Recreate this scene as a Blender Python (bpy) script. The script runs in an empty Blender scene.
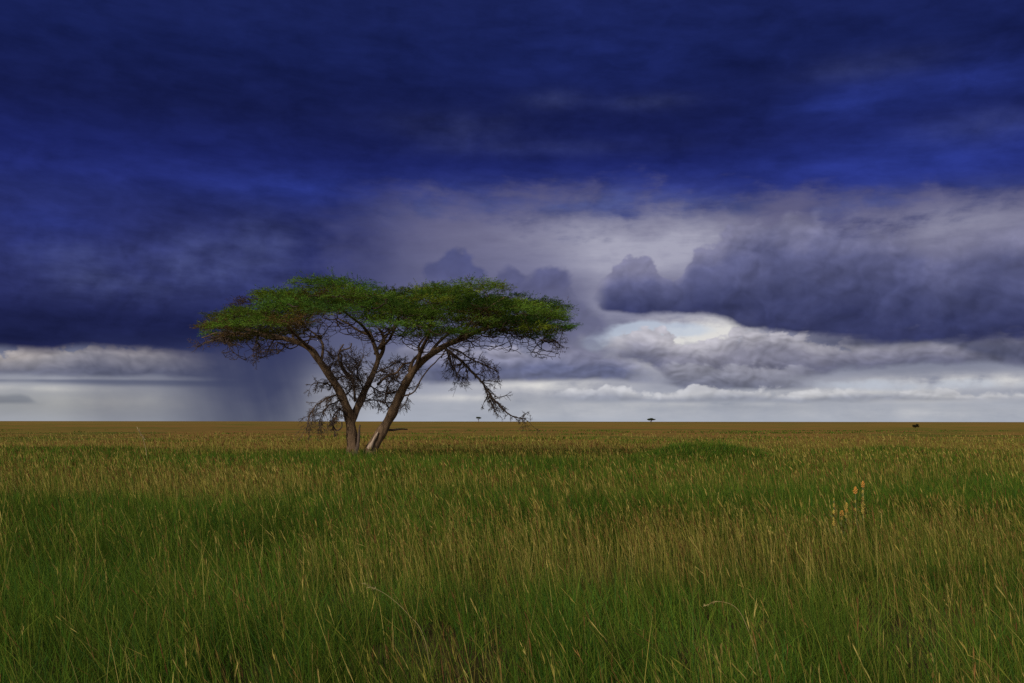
import bpy, math, random
import numpy as np
from mathutils import Vector

random.seed(7)
rng = np.random.default_rng(7)
scene = bpy.context.scene
COL = scene.collection
R = math.radians
F = 995.6            # focal length in picture pixels (35 mm lens)
HZ = 421.5           # picture row of the horizon
EYE = 2.0            # eye height in metres


def lin(r, g, b):
    """sRGB 0..255 -> linear"""
    f = lambda c: (c / 255) / 12.92 if c / 255 <= 0.04045 else ((c / 255 + 0.055) / 1.055) ** 2.4
    return (f(r), f(g), f(b))


def tag(o, label=None, cat=None, group=None, kind=None):
    for k, v in (('label', label), ('category', cat), ('group', group), ('kind', kind)):
        if v:
            o[k] = v
    return o


def empty(name, loc):
    o = bpy.data.objects.new(name, None)
    o.location = loc
    o.empty_display_size = 0.2
    COL.objects.link(o)
    return o
# ------------------------------------------------------------------ camera
cam_d = bpy.data.cameras.new('camera')
cam_d.lens = 35.0
cam_d.sensor_width = 36.0
cam_d.shift_y = (HZ - 341.5) / 1024.0
cam_d.clip_start = 0.05
cam_d.clip_end = 120000.0
cam = bpy.data.objects.new('camera', cam_d)
cam.location = (0, 0, EYE)
cam.rotation_euler = (R(90), R(-0.06), 0)
COL.objects.link(cam)
scene.camera = cam

# ------------------------------------------------------------------ world: storm sky
SUN_EL, SUN_AZ = 30.0, 215.0        # azimuth from +Y clockwise: behind the camera, to the left
world = bpy.data.worlds.new('World')
scene.world = world
world.use_nodes = True
NT = world.node_tree
NT.nodes.clear()


class V:
    """a node socket with arithmetic"""
    def __init__(s, sock): s.s = sock
    def __add__(a, b): return M('ADD', a, b)
    def __radd__(a, b): return M('ADD', b, a)
    def __sub__(a, b): return M('SUBTRACT', a, b)
    def __rsub__(a, b): return M('SUBTRACT', b, a)
    def __mul__(a, b): return M('MULTIPLY', a, b)
    def __rmul__(a, b): return M('MULTIPLY', b, a)
    def __truediv__(a, b): return M('DIVIDE', a, b)


def put(inp, v):
    if isinstance(v, V):
        NT.links.new(v.s, inp)
    else:
        inp.default_value = v


def M(op, *args, clamp=False):
    n = NT.nodes.new('ShaderNodeMath')
    n.operation = op
    n.use_clamp = clamp
    for i, a in enumerate(args):
        put(n.inputs[i], a)
    return V(n.outputs[0])


def sat(a): return M('ADD', a, 0.0, clamp=True)
def mx(a, b): return M('MAXIMUM', a, b)
def mn(a, b): return M('MINIMUM', a, b)


def step(v, a, b):
    """smoothstep a..b, 0..1 (a may be above b)"""
    n = NT.nodes.new('ShaderNodeMapRange')
    n.interpolation_type = 'SMOOTHSTEP'
    put(n.inputs['Value'], v)
    put(n.inputs['From Min'], a)
    put(n.inputs['From Max'], b)
    return V(n.outputs[0])


def combine(x, y, z=0.0):
    n = NT.nodes.new('ShaderNodeCombineXYZ')
    put(n.inputs[0], x); put(n.inputs[1], y); put(n.inputs[2], z)
    return V(n.outputs[0])


def noise(vec, scale=1.0, detail=4.0, rough=0.55, kind='FBM'):
    n = NT.nodes.new('ShaderNodeTexNoise')
    n.noise_dimensions = '3D'
    n.noise_type = kind
    n.normalize = True
    put(n.inputs['Vector'], vec)
    n.inputs['Scale'].default_value = scale
    n.inputs['Detail'].default_value = detail
    n.inputs['Roughness'].default_value = rough
    return V(n.outputs[0])


def puffs(vec, scale=1.0, detail=2.0, rough=0.5, smooth=0.6):
    """cauliflower field, about 0 (creases) .. 1 (middle of a billow)"""
    n = NT.nodes.new('ShaderNodeTexVoronoi')
    n.voronoi_dimensions = '2D'
    n.feature = 'SMOOTH_F1'
    n.normalize = True
    put(n.inputs['Vector'], vec)
    n.inputs['Scale'].default_value = scale
    n.inputs['Detail'].default_value = detail
    n.inputs['Roughness'].default_value = rough
    n.inputs['Smoothness'].default_value = smooth
    return 1.0 - V(n.outputs['Distance'])


def mixc(f, a, b):
    n = NT.nodes.new('ShaderNodeMix')
    n.data_type = 'RGBA'
    n.clamp_factor = True
    put(n.inputs[0], f)
    for i, c in ((6, a), (7, b)):
        if isinstance(c, V):
            NT.links.new(c.s, n.inputs[i])
        else:
            n.inputs[i].default_value = (*c, 1)
    return V(n.outputs[2])


def scalec(col, f):
    n = NT.nodes.new('ShaderNodeVectorMath')
    n.operation = 'SCALE'
    if isinstance(col, V):
        NT.links.new(col.s, n.inputs[0])
    else:
        n.inputs[0].default_value = col
    put(n.inputs[3], f)
    return V(n.outputs[0])


def ang(px, py):
    """direction of a place in the sky, in units of about 1/10 radian"""
    u, v = (px - 512) / F, (HZ - py) / F
    az = math.atan(u)
    return az * F / 100, math.atan(v * math.cos(az)) * F / 100


tc = NT.nodes.new('ShaderNodeTexCoord')
sep = NT.nodes.new('ShaderNodeSeparateXYZ')
NT.links.new(tc.outputs['Generated'], sep.inputs[0])
dx, dy, dz = (V(sep.outputs[i]) for i in range(3))
SX = M('ARCTAN2', dx, dy) * (F / 100)
SY = M('ARCTAN2', dz, M('SQRT', dx * dx + dy * dy)) * (F / 100)


def curve(pts, soft=True):
    """a height over the azimuth: list of (px, py) -> elevation socket"""
    A = [ang(*p) for p in pts]
    return fcurve(A)


def fcurve(A):
    n = NT.nodes.new('ShaderNodeFloatCurve')
    lo, hi, top = -8.0, 8.0, 8.0
    put(n.inputs['Value'], sat((SX - lo) / (hi - lo)))
    c = n.mapping.curves[0]
    q = [((a - lo) / (hi - lo), b / top) for a, b in A]
    c.points[0].location = q[0]
    c.points[1].location = q[-1]
    for p in q[1:-1]:
        c.points.new(*p)
    for p in c.points:
        p.handle_type = 'AUTO_CLAMPED'
    n.mapping.extend = 'HORIZONTAL'
    n.mapping.update()
    return V(n.outputs[0]) * top


def values(pts):
    """a plain value over the azimuth: list of (px, value)"""
    return fcurve([(ang(p, HZ)[0], v) for p, v in pts])


def splat(px, py, rx, ry):
    cx, cy = ang(px, py)
    a = (SX - cx) * (100.0 / rx)
    b = (SY - cy) * (100.0 / ry)
    return M('POWER', 2.718, (a * a + b * b) * -1.0)


def total(l):
    r = l[0]
    for x in l[1:]:
        r = r + x
    return r


def ramp(rows):
    """colour over the elevation: list of (py, rgb)"""
    n = NT.nodes.new('ShaderNodeValToRGB')
    A = sorted((ang(512, py)[1], c) for py, c in rows)
    lo, hi = A[0][0], A[-1][0]
    put(n.inputs[0], sat((SY - lo) / (hi - lo)))
    e = n.color_ramp.elements
    for i, (y, c) in enumerate(A):
        t = (y - lo) / (hi - lo)
        if i == 0: el = e[0]; el.position = 0.0
        elif i == len(A) - 1: el = e[len(e) - 1]; el.position = 1.0
        else: el = e.new(t)
        el.color = (*lin(*c), 1)
    return V(n.outputs[0])


# shared noise fields
P0 = combine(SX, SY, 0.0)
warp = noise(combine(SX * 1.0, SY * 1.4, 3.1), 1.3, 3, 0.55) - 0.5
warp2 = noise(combine(SX * 1.0, SY * 1.4, 9.4), 1.3, 3, 0.55) - 0.5
WX, WY = SX + warp * 0.5, SY + warp2 * 0.35
strat = noise(combine(SX * 0.45 + warp * 0.5, SY * 2.4, 1.7), 1.2, 5, 0.58) - 0.5      # long level streaks
strat2 = noise(combine(SX * 0.7, SY * 3.2 + warp * 0.5, 5.2), 2.0, 5, 0.6) - 0.5
lump = noise(combine(SX, SY * 1.25, 7.7), 2.6, 6, 0.55) - 0.5                             # ragged lumps
big = noise(combine(SX * 0.6 + warp, SY * 1.5, 12.0), 0.8, 4, 0.55) - 0.5


def billow(ox, oy):
    a = puffs(combine(WX + ox, WY * 1.2 + oy, 0), 1.35, 0.0, 0.5, 0.4)
    b = puffs(combine(WX + ox + lump * 0.14, WY * 1.2 + oy, 0), 3.3, 1.8, 0.6, 0.2)
    return a * 0.55 + b * 0.45 - 0.55


pf = billow(0.0, 0.0)


def small_billow(ox, oy):
    a = puffs(combine(WX * 0.85 + ox, WY * 1.5 + oy, 0), 3.0, 0.0, 0.5, 0.3)
    b = puffs(combine(WX * 0.85 + ox + lump * 0.08, WY * 1.5 + oy, 0), 7.5, 1.2, 0.55, 0.3)
    return a * 0.6 + b * 0.4 - 0.55


pfs = small_billow(0.0, 0.0)
relief_s = (pfs - small_billow(-0.035, 0.06)) * 1.2
rg = lambda ox, oy: noise(combine(SX * 1.0 + ox + warp * 0.3, SY * 1.35 + oy, 21.0), 4.2, 5, 0.58)
relief = (pf - billow(-0.05, 0.08)) * 1.5 + (rg(0.0, 0.0) - rg(-0.05, 0.08)) * 0.3                                                         # which way a billow faces
fine = noise(combine(SX * 1.3, SY * 1.6, 2.2), 6.0, 4, 0.6) - 0.5

# clear sky, seen in the gaps and behind the camera
sky = NT.nodes.new('ShaderNodeTexSky')
sky.sky_type = 'NISHITA'
sky.sun_disc = False
sky.sun_elevation = R(SUN_EL)
sky.sun_rotation = R(SUN_AZ)
sky.air_density = 1.0
sky.dust_density = 1.5
S = 10.0                                                     # the Background runs at strength 0.1
clear = scalec(mixc(0.75, V(sky.outputs[0]), (5.2, 5.3, 7.0)), 1.0 / S)

# 1. high bright overcast
hi_c = ramp([(424, (166, 167, 182)), (405, (162, 162, 176)), (385, (150, 149, 166)), (360, (118, 119, 142)),
             (330, (108, 108, 138)), (295, (104, 102, 134)), (262, (106, 103, 136)), (235, (104, 100, 134)), (205, (92, 89, 130))])
hi_c = scalec(hi_c, 1.0 + strat * 0.45 + strat2 * 0.25)
lift = total([splat(655, 245, 85, 36) * 1.0, splat(700, 235, 40, 16) * 0.5, splat(420, 300, 50, 30) * 0.1, splat(975, 225, 75, 22) * 0.7, splat(560, 235, 90, 25) * 0.3,
              splat(690, 318, 60, 22) * 0.6, splat(610, 300, 30, 40) * 0.4, splat(690, 345, 110, 26) * 0.7, splat(460, 352, 60, 8) * 0.4])
hi_c = mixc(sat(lift * (0.80 + strat * 2.2 + lump * 1.0 + strat2 * 0.8)), hi_c, lin(166, 161, 182))
cream = total([splat(545, 384, 75, 9) * 0.8, splat(668, 358, 50, 12) * 0.45, splat(706, 330, 46, 13) * 1.3, splat(650, 342, 60, 10) * 0.7, splat(970, 380, 80, 6) * 1.1, splat(830, 392, 90, 4) * 0.6, splat(930, 399, 90, 3) * 0.5, splat(700, 404, 100, 3) * 0.35, splat(470, 398, 60, 4) * 0.5, splat(110, 403, 50, 5) * 0.6, splat(40, 389, 60, 3) * 0.5, splat(610, 410, 130, 10) * 0.3,
               splat(330, 395, 40, 22) * 0.3, splat(930, 412, 130, 8) * 0.3, splat(110, 402, 110, 14) * 0.35])
hi_c = mixc(sat(cream * (0.85 + lump * 2.6 + strat * 2.0 + strat2 * 1.5)), hi_c, lin(222, 214, 214))
dim = splat(355, 275, 70, 75) * 0.75 + splat(470, 320, 90, 35) * 0.35
hi_c = mixc(sat(dim * (1.0 + strat * 1.2 + lump * 0.8)), hi_c, lin(72, 74, 118))
hi_c = mixc(sat(splat(80, 404, 170, 20) * 0.8), hi_c, lin(150, 147, 150))
darkrow = total([splat(740, 404, 170, 10) * 0.22, splat(900, 396, 150, 6) * 0.2, splat(560, 400, 90, 5) * 0.15])
hi_c = mixc(sat(darkrow * (0.9 + strat * 3)), hi_c, lin(128, 130, 146))
gap = total([splat(655, 329, 50, 9) * 1.1, splat(595, 343, 16, 9) * 0.9, splat(548, 328, 18, 5) * 0.7, splat(915, 384, 120, 8) * 0.55, splat(690, 352, 40, 7) * 0.4])
ov = mixc(step(gap * (1.0 + (lump + pf) * 2.2 + strat * 1.0), 0.30, 0.75) * 0.7, hi_c, clear)


def cloud(base, top_pts, bot_pts, amp_t, amp_b, soft_t, soft_b, rows, contrast, lumps=None, left=None, right=None, alpha=1.0, small=False):
    """one bank of cloud laid over the sky: ragged top, flatter base, its own colours by height"""
    top, bot = curve(top_pts), curve(bot_pts)
    pf_, rel_ = (pfs, relief_s) if small else (pf, relief)
    t = top + (pf_ * 0.75 + lump * 0.55 + fine * (0.35 if small else 0.12)) * amp_t - SY
    b = SY - bot + (strat * 0.9 + lump * 0.7 + pf_ * 0.35) * amp_b
    m = step(t, 0.0, soft_t) * step(b, 0.0, soft_b)
    if left: m = m * step(SX + lump * 0.25, ang(left[0], 300)[0], ang(left[1], 300)[0])
    if right: m = m * step(SX + lump * 0.25, ang(right[1], 300)[0], ang(right[0], 300)[0])
    h = sat((SY - bot) / mx(top - bot, 0.05) + (lump * 0.45 + pf_ * 0.25) * 0.8)
    n = NT.nodes.new('ShaderNodeValToRGB')
    put(n.inputs[0], h)
    e = n.color_ramp.elements
    for i, (p, c) in enumerate(rows):
        el = e[0] if i == 0 else (e[len(e) - 1] if i == len(rows) - 1 else e.new(p))
        el.position = p
        el.color = (*lin(*c), 1)
    col = V(n.outputs[0])
    col = scalec(col, 1.0 + rel_ * contrast + lump * contrast * 0.3 + fine * contrast * 0.05 + big * contrast * 0.5)
    return mixc(m * alpha, base, col)


# 2. far heap clouds
ov = cloud(ov, [(395, 352), (450, 350), (520, 352), (560, 348), (600, 352), (650, 362)], [(395, 386), (520, 384), (600, 383), (650, 385)],
           0.40, 0.12, 0.07, 0.07, [(0, (84, 87, 118)), (0.5, (98, 100, 134)), (1, (152, 147, 168))], 1.3, small=True, left=(380, 440), right=(610, 670), alpha=0.9)
ov = cloud(ov, [(590, 340), (640, 334), (690, 346), (730, 336), (770, 334), (830, 346), (900, 340), (1100, 338)],
           [(590, 360), (640, 362), (680, 384), (740, 390), (800, 378), (860, 374), (930, 368), (1100, 372)],
           0.55, 0.22, 0.05, 0.08, [(0, (84, 85, 112)), (0.35, (108, 106, 130)), (0.7, (140, 135, 154)), (1, (186, 178, 190))], 1.15, small=True, left=(585, 640), alpha=0.95)
ov = cloud(ov, [(650, 372), (700, 366), (740, 368), (800, 372), (850, 380)], [(650, 384), (700, 391), (760, 392), (850, 388)],
           0.35, 0.12, 0.05, 0.06, [(0, (92, 94, 118)), (1, (150, 146, 162))], 1.3, small=True, left=(650, 680), right=(770, 840), alpha=0.9)
ov = cloud(ov, [(780, 330), (840, 330), (900, 328), (1100, 325)], [(780, 350), (850, 354), (930, 350), (1000, 366), (1100, 372)],
           0.10, 0.09, 0.06, 0.12, [(0, (68, 71, 98)), (0.6, (84, 84, 110)), (1, (104, 100, 122))], 0.9, small=True, left=(770, 860), alpha=0.95)

# far low row under the others
ov = cloud(ov, [(540, 392), (600, 388), (660, 396), (730, 390), (800, 396), (870, 390), (960, 396), (1100, 392)], [(540, 403), (700, 404), (900, 402), (1100, 403)],
           0.40, 0.14, 0.05, 0.06, [(0, (128, 130, 148)), (0.5, (152, 151, 166)), (1, (204, 198, 204))], 1.0, small=True, left=(520, 600), alpha=0.7)
# 3. small dark heads behind the tree
def heads(base, balls, rows, soft, alpha, amp=0.5):
    f = None
    for (px, py, r) in balls:
        cx, cy = ang(px, py)
        a, b = SX - cx, (SY - cy) * 1.1
        g = (r / 100.0) - M('SQRT', a * a + b * b)
        f = g if f is None else M('SMOOTH_MAX', f, g, 0.06)
    ys = [p[1] - p[2] for p in balls] + [p[1] + p[2] for p in balls]
    hi_, lo_ = ang(512, min(ys))[1], ang(512, max(ys))[1]
    m = step(f + (pfs * 0.55 + lump * 0.8 + fine * 0.25) * amp * 0.6, -soft * 0.4, soft) * step(SY + lump * 0.3, lo_ - 0.05, lo_ + 0.34)
    h = sat((SY - lo_) / (hi_ - lo_) + lump * 0.5)
    col = mixc(h, lin(*rows[0]), lin(*rows[1]))
    col = scalec(col, 1.0 + relief * 0.8 + lump * 0.25 + fine * 0.1)
    return mixc(m * alpha, base, col)


ov = heads(ov, [(455, 268, 19), (436, 274, 13), (474, 275, 13), (455, 285, 22)], [(86, 86, 124), (78, 80, 124)], 0.06, 0.92)
ov = heads(ov, [(509, 283, 15), (522, 296, 14), (548, 284, 19), (535, 296, 20), (562, 296, 14)], [(90, 89, 124), (88, 88, 128)], 0.07, 0.85)
ov = heads(ov, [(572, 318, 22), (592, 330, 18), (560, 335, 25), (590, 350, 22)], [(98, 96, 124), (94, 93, 126)], 0.12, 0.75)

# 4. the great dark heap on the right
ov = cloud(ov, [(590, 300), (604, 280), (624, 268), (645, 266), (662, 274), (676, 276), (688, 262), (702, 250), (716, 248), (730, 234), (760, 222), (810, 214), (860, 216), (905, 226),
                (940, 240), (975, 232), (1010, 226), (1100, 210)],
           [(590, 304), (612, 316), (650, 319), (700, 318), (722, 322), (742, 330), (800, 336), (900, 339), (1100, 337)],
           0.62, 0.28, values([(560, 0.05), (730, 0.07), (800, 0.16), (900, 0.35), (1100, 0.35)]), 0.10, [(0, (45, 48, 86)), (0.18, (53, 56, 97)), (0.45, (72, 74, 114)), (0.75, (92, 92, 130)), (1, (126, 122, 152))], 1.0, left=(588, 612), alpha=0.97)

# 5. white heap low on the left with the grey line under it
ov = cloud(ov, [(-200, 356), (0, 358), (70, 346), (100, 344), (140, 350), (200, 350), (260, 356)], [(-200, 376), (0, 377), (100, 379), (200, 381), (260, 384)],
           0.50, 0.12, 0.05, 0.06, [(0, (84, 86, 108)), (0.3, (104, 103, 122)), (0.7, (146, 139, 148)), (1, (178, 166, 168))], 1.2, small=True, right=(190, 300), alpha=0.95)
ov = cloud(ov, [(-200, 380), (0, 379), (120, 379), (260, 380)], [(-200, 385), (0, 384), (120, 388), (260, 391)],
           0.03, 0.04, 0.03, 0.05, [(0, (98, 101, 122)), (1, (84, 88, 114))], 0.3, right=(200, 320), alpha=0.75)
ov = cloud(ov, [(-200, 394), (0, 394), (20, 392), (40, 402)], [(-200, 408), (0, 407), (45, 407)],
           0.05, 0.03, 0.05, 0.05, [(0, (106, 108, 122)), (1, (128, 128, 138))], 0.4, right=(18, 50), alpha=0.8)

# 6. the deep blue storm deck overhead and on the left
tear0 = noise(combine(SX * 0.9 - SY * 0.7 + warp * 0.6, SY * 2.4 + SX * 0.35, 41.0), 2.2, 6, 0.6) - 0.5
rag = strat * 1.0 + lump * 0.8 + warp * 0.5 + strat2 * 0.5
shelf_e = curve([(-300, 200), (0, 200), (300, 206), (430, 207), (550, 213), (640, 216), (700, 214), (760, 210), (850, 211), (930, 211), (1010, 206), (1250, 200)])
shelf = step(SY - shelf_e + rag * 0.75 + tear0 * 0.6, -0.22, 0.30)
left_e = curve([(-300, 350), (-80, 352), (0, 351), (40, 354), (75, 349), (130, 349), (180, 354), (225, 357), (300, 356), (400, 354)])
left_s = values([(-300, 0.12), (0, 0.10), (190, 0.12), (250, 0.4), (320, 1.0), (420, 1.2)])
left = step((SY - left_e + rag * values([(-300, 0.07), (200, 0.10), (300, 0.35), (420, 0.4)])) / left_s, -0.5, 0.75)
left = left * step(SX - (SY - ang(400, 300)[1]) * 0.35 + (lump * 0.9 + warp * 0.9 + strat * 0.5), ang(420, 300)[0], ang(268, 300)[0])
deck_m = 1.0 - (1.0 - shelf) * (1.0 - left)
dk = ramp([(360, (36, 39, 80)), (346, (27, 31, 70)), (325, (30, 34, 76)), (300, (40, 44, 94)), (265, (44, 48, 100)), (232, (39, 44, 98)), (208, (37, 44, 104)), (190, (36, 44, 113)),
           (165, (27, 34, 94)), (120, (22, 28, 76)), (60, (23, 31, 82)), (0, (26, 34, 86)), (-200, (30, 42, 98))])
glow = total([splat(290, 188, 80, 14) * 0.45, splat(640, 178, 200, 18) * 0.12, splat(835, 104, 55, 12) * 0.45, splat(960, 78, 90, 18) * 0.40, splat(930, 152, 120, 26) * 0.40,
              splat(40, 228, 60, 26) * 0.3, splat(880, 185, 160, 16) * 0.16, splat(480, 195, 120, 12) * 0.3, splat(600, 45, 140, 40) * 0.12])
dk = mixc(sat(glow * (1.0 + strat * 2.2)), dk, lin(46, 60, 148))
grey = total([splat(460, 130, 70, 16) * 0.10, splat(550, 100, 30, 9) * 0.16, splat(650, 102, 40, 7) * 0.14, splat(870, 66, 60, 12) * 0.12, splat(560, 200, 120, 16) * 0.5, splat(800, 208, 200, 14) * 0.4,
              splat(430, 215, 60, 20) * 0.3, splat(100, 285, 50, 14) * 0.35, splat(185, 268, 40, 26) * 0.3, splat(70, 255, 40, 14) * 0.25, splat(260, 255, 50, 35) * 0.3,
              splat(990, 125, 60, 14) * 0.15, splat(560, 148, 120, 8) * 0.08])
dk = mixc(sat(grey * (1.0 + lump * 3.0 + strat * 1.5)), dk, lin(84, 90, 138))
tear = noise(combine(SX * 0.9 - SY * 0.5 + warp * 0.6, SY * 2.6 + SX * 0.25, 31.0), 2.4, 6, 0.6) - 0.5
dk = scalec(dk, 1.0 + strat * 0.30 + strat2 * 0.15 + lump * 0.34 + big * 0.65 + tear * 0.95)
dk_p = sat(splat(150, 275, 160, 55) * 1.2)
dk = scalec(dk, 1.0 + relief * dk_p * 0.7 + pf * dk_p * 0.3)
ov = mixc(deck_m, ov, dk)

# 7. rain falling from it
rx = values([(-300, 0.0), (50, 0.0), (85, 0.20), (115, 0.34), (150, 0.34), (168, 0.44), (186, 0.60), (206, 0.78), (230, 0.90), (265, 0.92), (292, 0.78), (318, 0.45), (352, 0.14), (380, 0.0), (1250, 0.0)])
rs = noise(combine(SX * 1.6 + SY * 0.45, SY * 0.08, 4.0), 2.0, 4, 0.55) - 0.5
rain = sat(rx * 1.06 * (1.0 + rs * 0.26 + warp * 0.3)) * step(SY, ang(200, 325)[1], ang(200, 352)[1])
rc = ramp([(424, (82, 84, 106)), (400, (68, 71, 100)), (370, (57, 61, 95)), (340, (42, 47, 90))])
ov = mixc(rain, ov, rc)

tm = NT.nodes.new('ShaderNodeVectorMath')
tm.operation = 'MULTIPLY'
NT.links.new(ov.s, tm.inputs[0])
tm.inputs[1].default_value = (0.97, 1.035, 1.01)
ov = V(tm.outputs[0])

# 8. broken bright cloud behind the camera and over it, with clear sky between
back_n = noise(V(tc.outputs['Generated']), 2.2, 5, 0.55)
rear = mixc(step(back_n, 0.40, 0.62), clear, (REAR := (0.80, 0.76, 0.70)))
ov = mixc(step(dy - dz * 0.75, 0.18, -0.25), ov, rear)
ground_c = (0.05, 0.045, 0.015)
ov = mixc(step(dz, -0.003, -0.02), ov, ground_c)
bg = NT.nodes.new('ShaderNodeBackground')
bg.inputs['Strength'].default_value = 0.1
NT.links.new(scalec(ov, S).s, bg.inputs['Color'])
wo = NT.nodes.new('ShaderNodeOutputWorld')
NT.links.new(bg.outputs[0], wo.inputs[0])
world.cycles.sampling_method = 'MANUAL'
world.cycles.sample_map_resolution = 512

sun_d = bpy.data.lights.new('sun', 'SUN')
sun_d.energy = 3.3
sun_d.angle = R(4)
sun_d.color = (1.0, 0.9, 0.74)
sun = bpy.data.objects.new('sun', sun_d)
sd = Vector((math.sin(R(SUN_AZ)) * math.cos(R(SUN_EL)), math.cos(R(SUN_AZ)) * math.cos(R(SUN_EL)), math.sin(R(SUN_EL))))
sun.rotation_euler = sd.to_track_quat('Z', 'Y').to_euler()
sun.location = (-20, -30, 40)
COL.objects.link(sun)

vs = scene.view_settings
scene.display_settings.display_device = 'sRGB'
vs.view_transform = 'Standard'
vs.look = 'None'
vs.exposure = 0.0
vs.gamma = 1.0
cy = scene.cycles
cy.use_denoising = False
cy.max_bounces = 4
cy.diffuse_bounces = 2
cy.glossy_bounces = 1
cy.transmission_bounces = 2
cy.transparent_max_bounces = 4
cy.use_adaptive_sampling = True
cy.adaptive_threshold = 0.01
# ------------------------------------------------------------------ materials
def material(name):
    m = bpy.data.materials.new(name)
    m.use_nodes = True
    nt = m.node_tree
    nt.nodes.clear()
    return m, nt


def leaf_material(name, translucent=0.3, gloss=0.06, tint=None):
    """thin leaf: its own colour from the mesh, light passing through"""
    m, nt = material(name)
    out = nt.nodes.new('ShaderNodeOutputMaterial')
    at = nt.nodes.new('ShaderNodeAttribute')
    at.attribute_name = 'tone'
    dif = nt.nodes.new('ShaderNodeBsdfDiffuse')
    tr = nt.nodes.new('ShaderNodeBsdfTranslucent')
    mix = nt.nodes.new('ShaderNodeMixShader')
    mix.inputs[0].default_value = translucent
    nt.links.new(at.outputs['Color'], dif.inputs[0])
    nt.links.new(at.outputs['Color'], tr.inputs[0])
    nt.links.new(dif.outputs[0], mix.inputs[1])
    nt.links.new(tr.outputs[0], mix.inputs[2])
    nt.links.new(mix.outputs[0], out.inputs[0])
    return m


def bark_material(name, c0, c1, scale=6.0, bump=0.6):
    m, nt = material(name)
    out = nt.nodes.new('ShaderNodeOutputMaterial')
    p = nt.nodes.new('ShaderNodeBsdfPrincipled')
    p.inputs['Roughness'].default_value = 0.9
    p.inputs['Specular IOR Level'].default_value = 0.15
    tcn = nt.nodes.new('ShaderNodeTexCoord')
    mp = nt.nodes.new('ShaderNodeMapping')
    mp.inputs['Scale'].default_value = (1.0, 1.0, 0.25)
    n1 = nt.nodes.new('ShaderNodeTexNoise')
    n1.inputs['Scale'].default_value = scale
    n1.inputs['Detail'].default_value = 6
    n1.inputs['Roughness'].default_value = 0.65
    rp = nt.nodes.new('ShaderNodeValToRGB')
    rp.color_ramp.elements[0].position = 0.36
    rp.color_ramp.elements[0].color = (*c0, 1)
    rp.color_ramp.elements[1].position = 0.66
    rp.color_ramp.elements[1].color = (*c1, 1)
    bp = nt.nodes.new('ShaderNodeBump')
    bp.inputs['Strength'].default_value = bump
    bp.inputs['Distance'].default_value = 0.06
    nt.links.new(tcn.outputs['Object'], mp.inputs[0])
    nt.links.new(mp.outputs[0], n1.inputs['Vector'])
    nt.links.new(n1.outputs[0], rp.inputs[0])
    nt.links.new(rp.outputs[0], p.inputs['Base Color'])
    nt.links.new(n1.outputs[0], bp.inputs['Height'])
    nt.links.new(bp.outputs[0], p.inputs['Normal'])
    nt.links.new(p.outputs[0], out.inputs[0])
    return m


def mesh_object(name, verts, faces_by_size, mat, parent=None, tone=None, smooth=False):
    """verts (n,3); faces_by_size: list of int arrays (m,k); tone: (n,3) colour per vertex"""
    me = bpy.data.meshes.new(name)
    verts = np.asarray(verts, np.float32)
    me.vertices.add(len(verts))
    me.vertices.foreach_set('co', verts.ravel())
    faces_by_size = [np.asarray(f, np.int32) for f in faces_by_size if len(f)]
    loops = np.concatenate([f.ravel() for f in faces_by_size])
    sizes = np.concatenate([np.full(len(f), f.shape[1], np.int32) for f in faces_by_size])
    starts = np.concatenate([[0], np.cumsum(sizes)[:-1]]).astype(np.int32)
    me.loops.add(len(loops))
    me.loops.foreach_set('vertex_index', loops)
    me.polygons.add(len(sizes))
    me.polygons.foreach_set('loop_start', starts)
    me.polygons.foreach_set('loop_total', sizes)
    if smooth:
        me.polygons.foreach_set('use_smooth', np.ones(len(sizes), bool))
    if tone is not None:
        a = me.attributes.new('tone', 'FLOAT_COLOR', 'POINT')
        c = np.ones((len(verts), 4), np.float32)
        c[:, :3] = tone
        a.data.foreach_set('color', c.ravel())
    me.update(calc_edges=True)
    me.materials.append(mat)
    o = bpy.data.objects.new(name, me)
    COL.objects.link(o)
    o.parent = parent
    return o


# smooth random field over the plain, in plain numpy
def field(x, y, cell, seed):
    r = np.random.default_rng(seed)
    n = 256
    g = r.random((n, n))
    fx, fy = x / cell + 1000.3, y / cell + 1000.7
    ix, iy = np.floor(fx).astype(int), np.floor(fy).astype(int)
    u, v = fx - ix, fy - iy
    u, v = u * u * (3 - 2 * u), v * v * (3 - 2 * v)
    G = lambda a, b: g[a % n, b % n]
    return (G(ix, iy) * (1 - u) + G(ix + 1, iy) * u) * (1 - v) + (G(ix, iy + 1) * (1 - u) + G(ix + 1, iy + 1) * u) * v


def fbm(x, y, cell, seed):
    return (field(x, y, cell, seed) + 0.5 * field(x, y, cell / 2.1, seed + 1) + 0.25 * field(x, y, cell / 4.3, seed + 2)) / 1.75


def at(px, py, h=0.0):
    """where the sight line of a picture place meets the plain (h above it)"""
    d = (EYE - h) * F / (py - HZ)
    return (px - 512) / F * d, d


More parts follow.
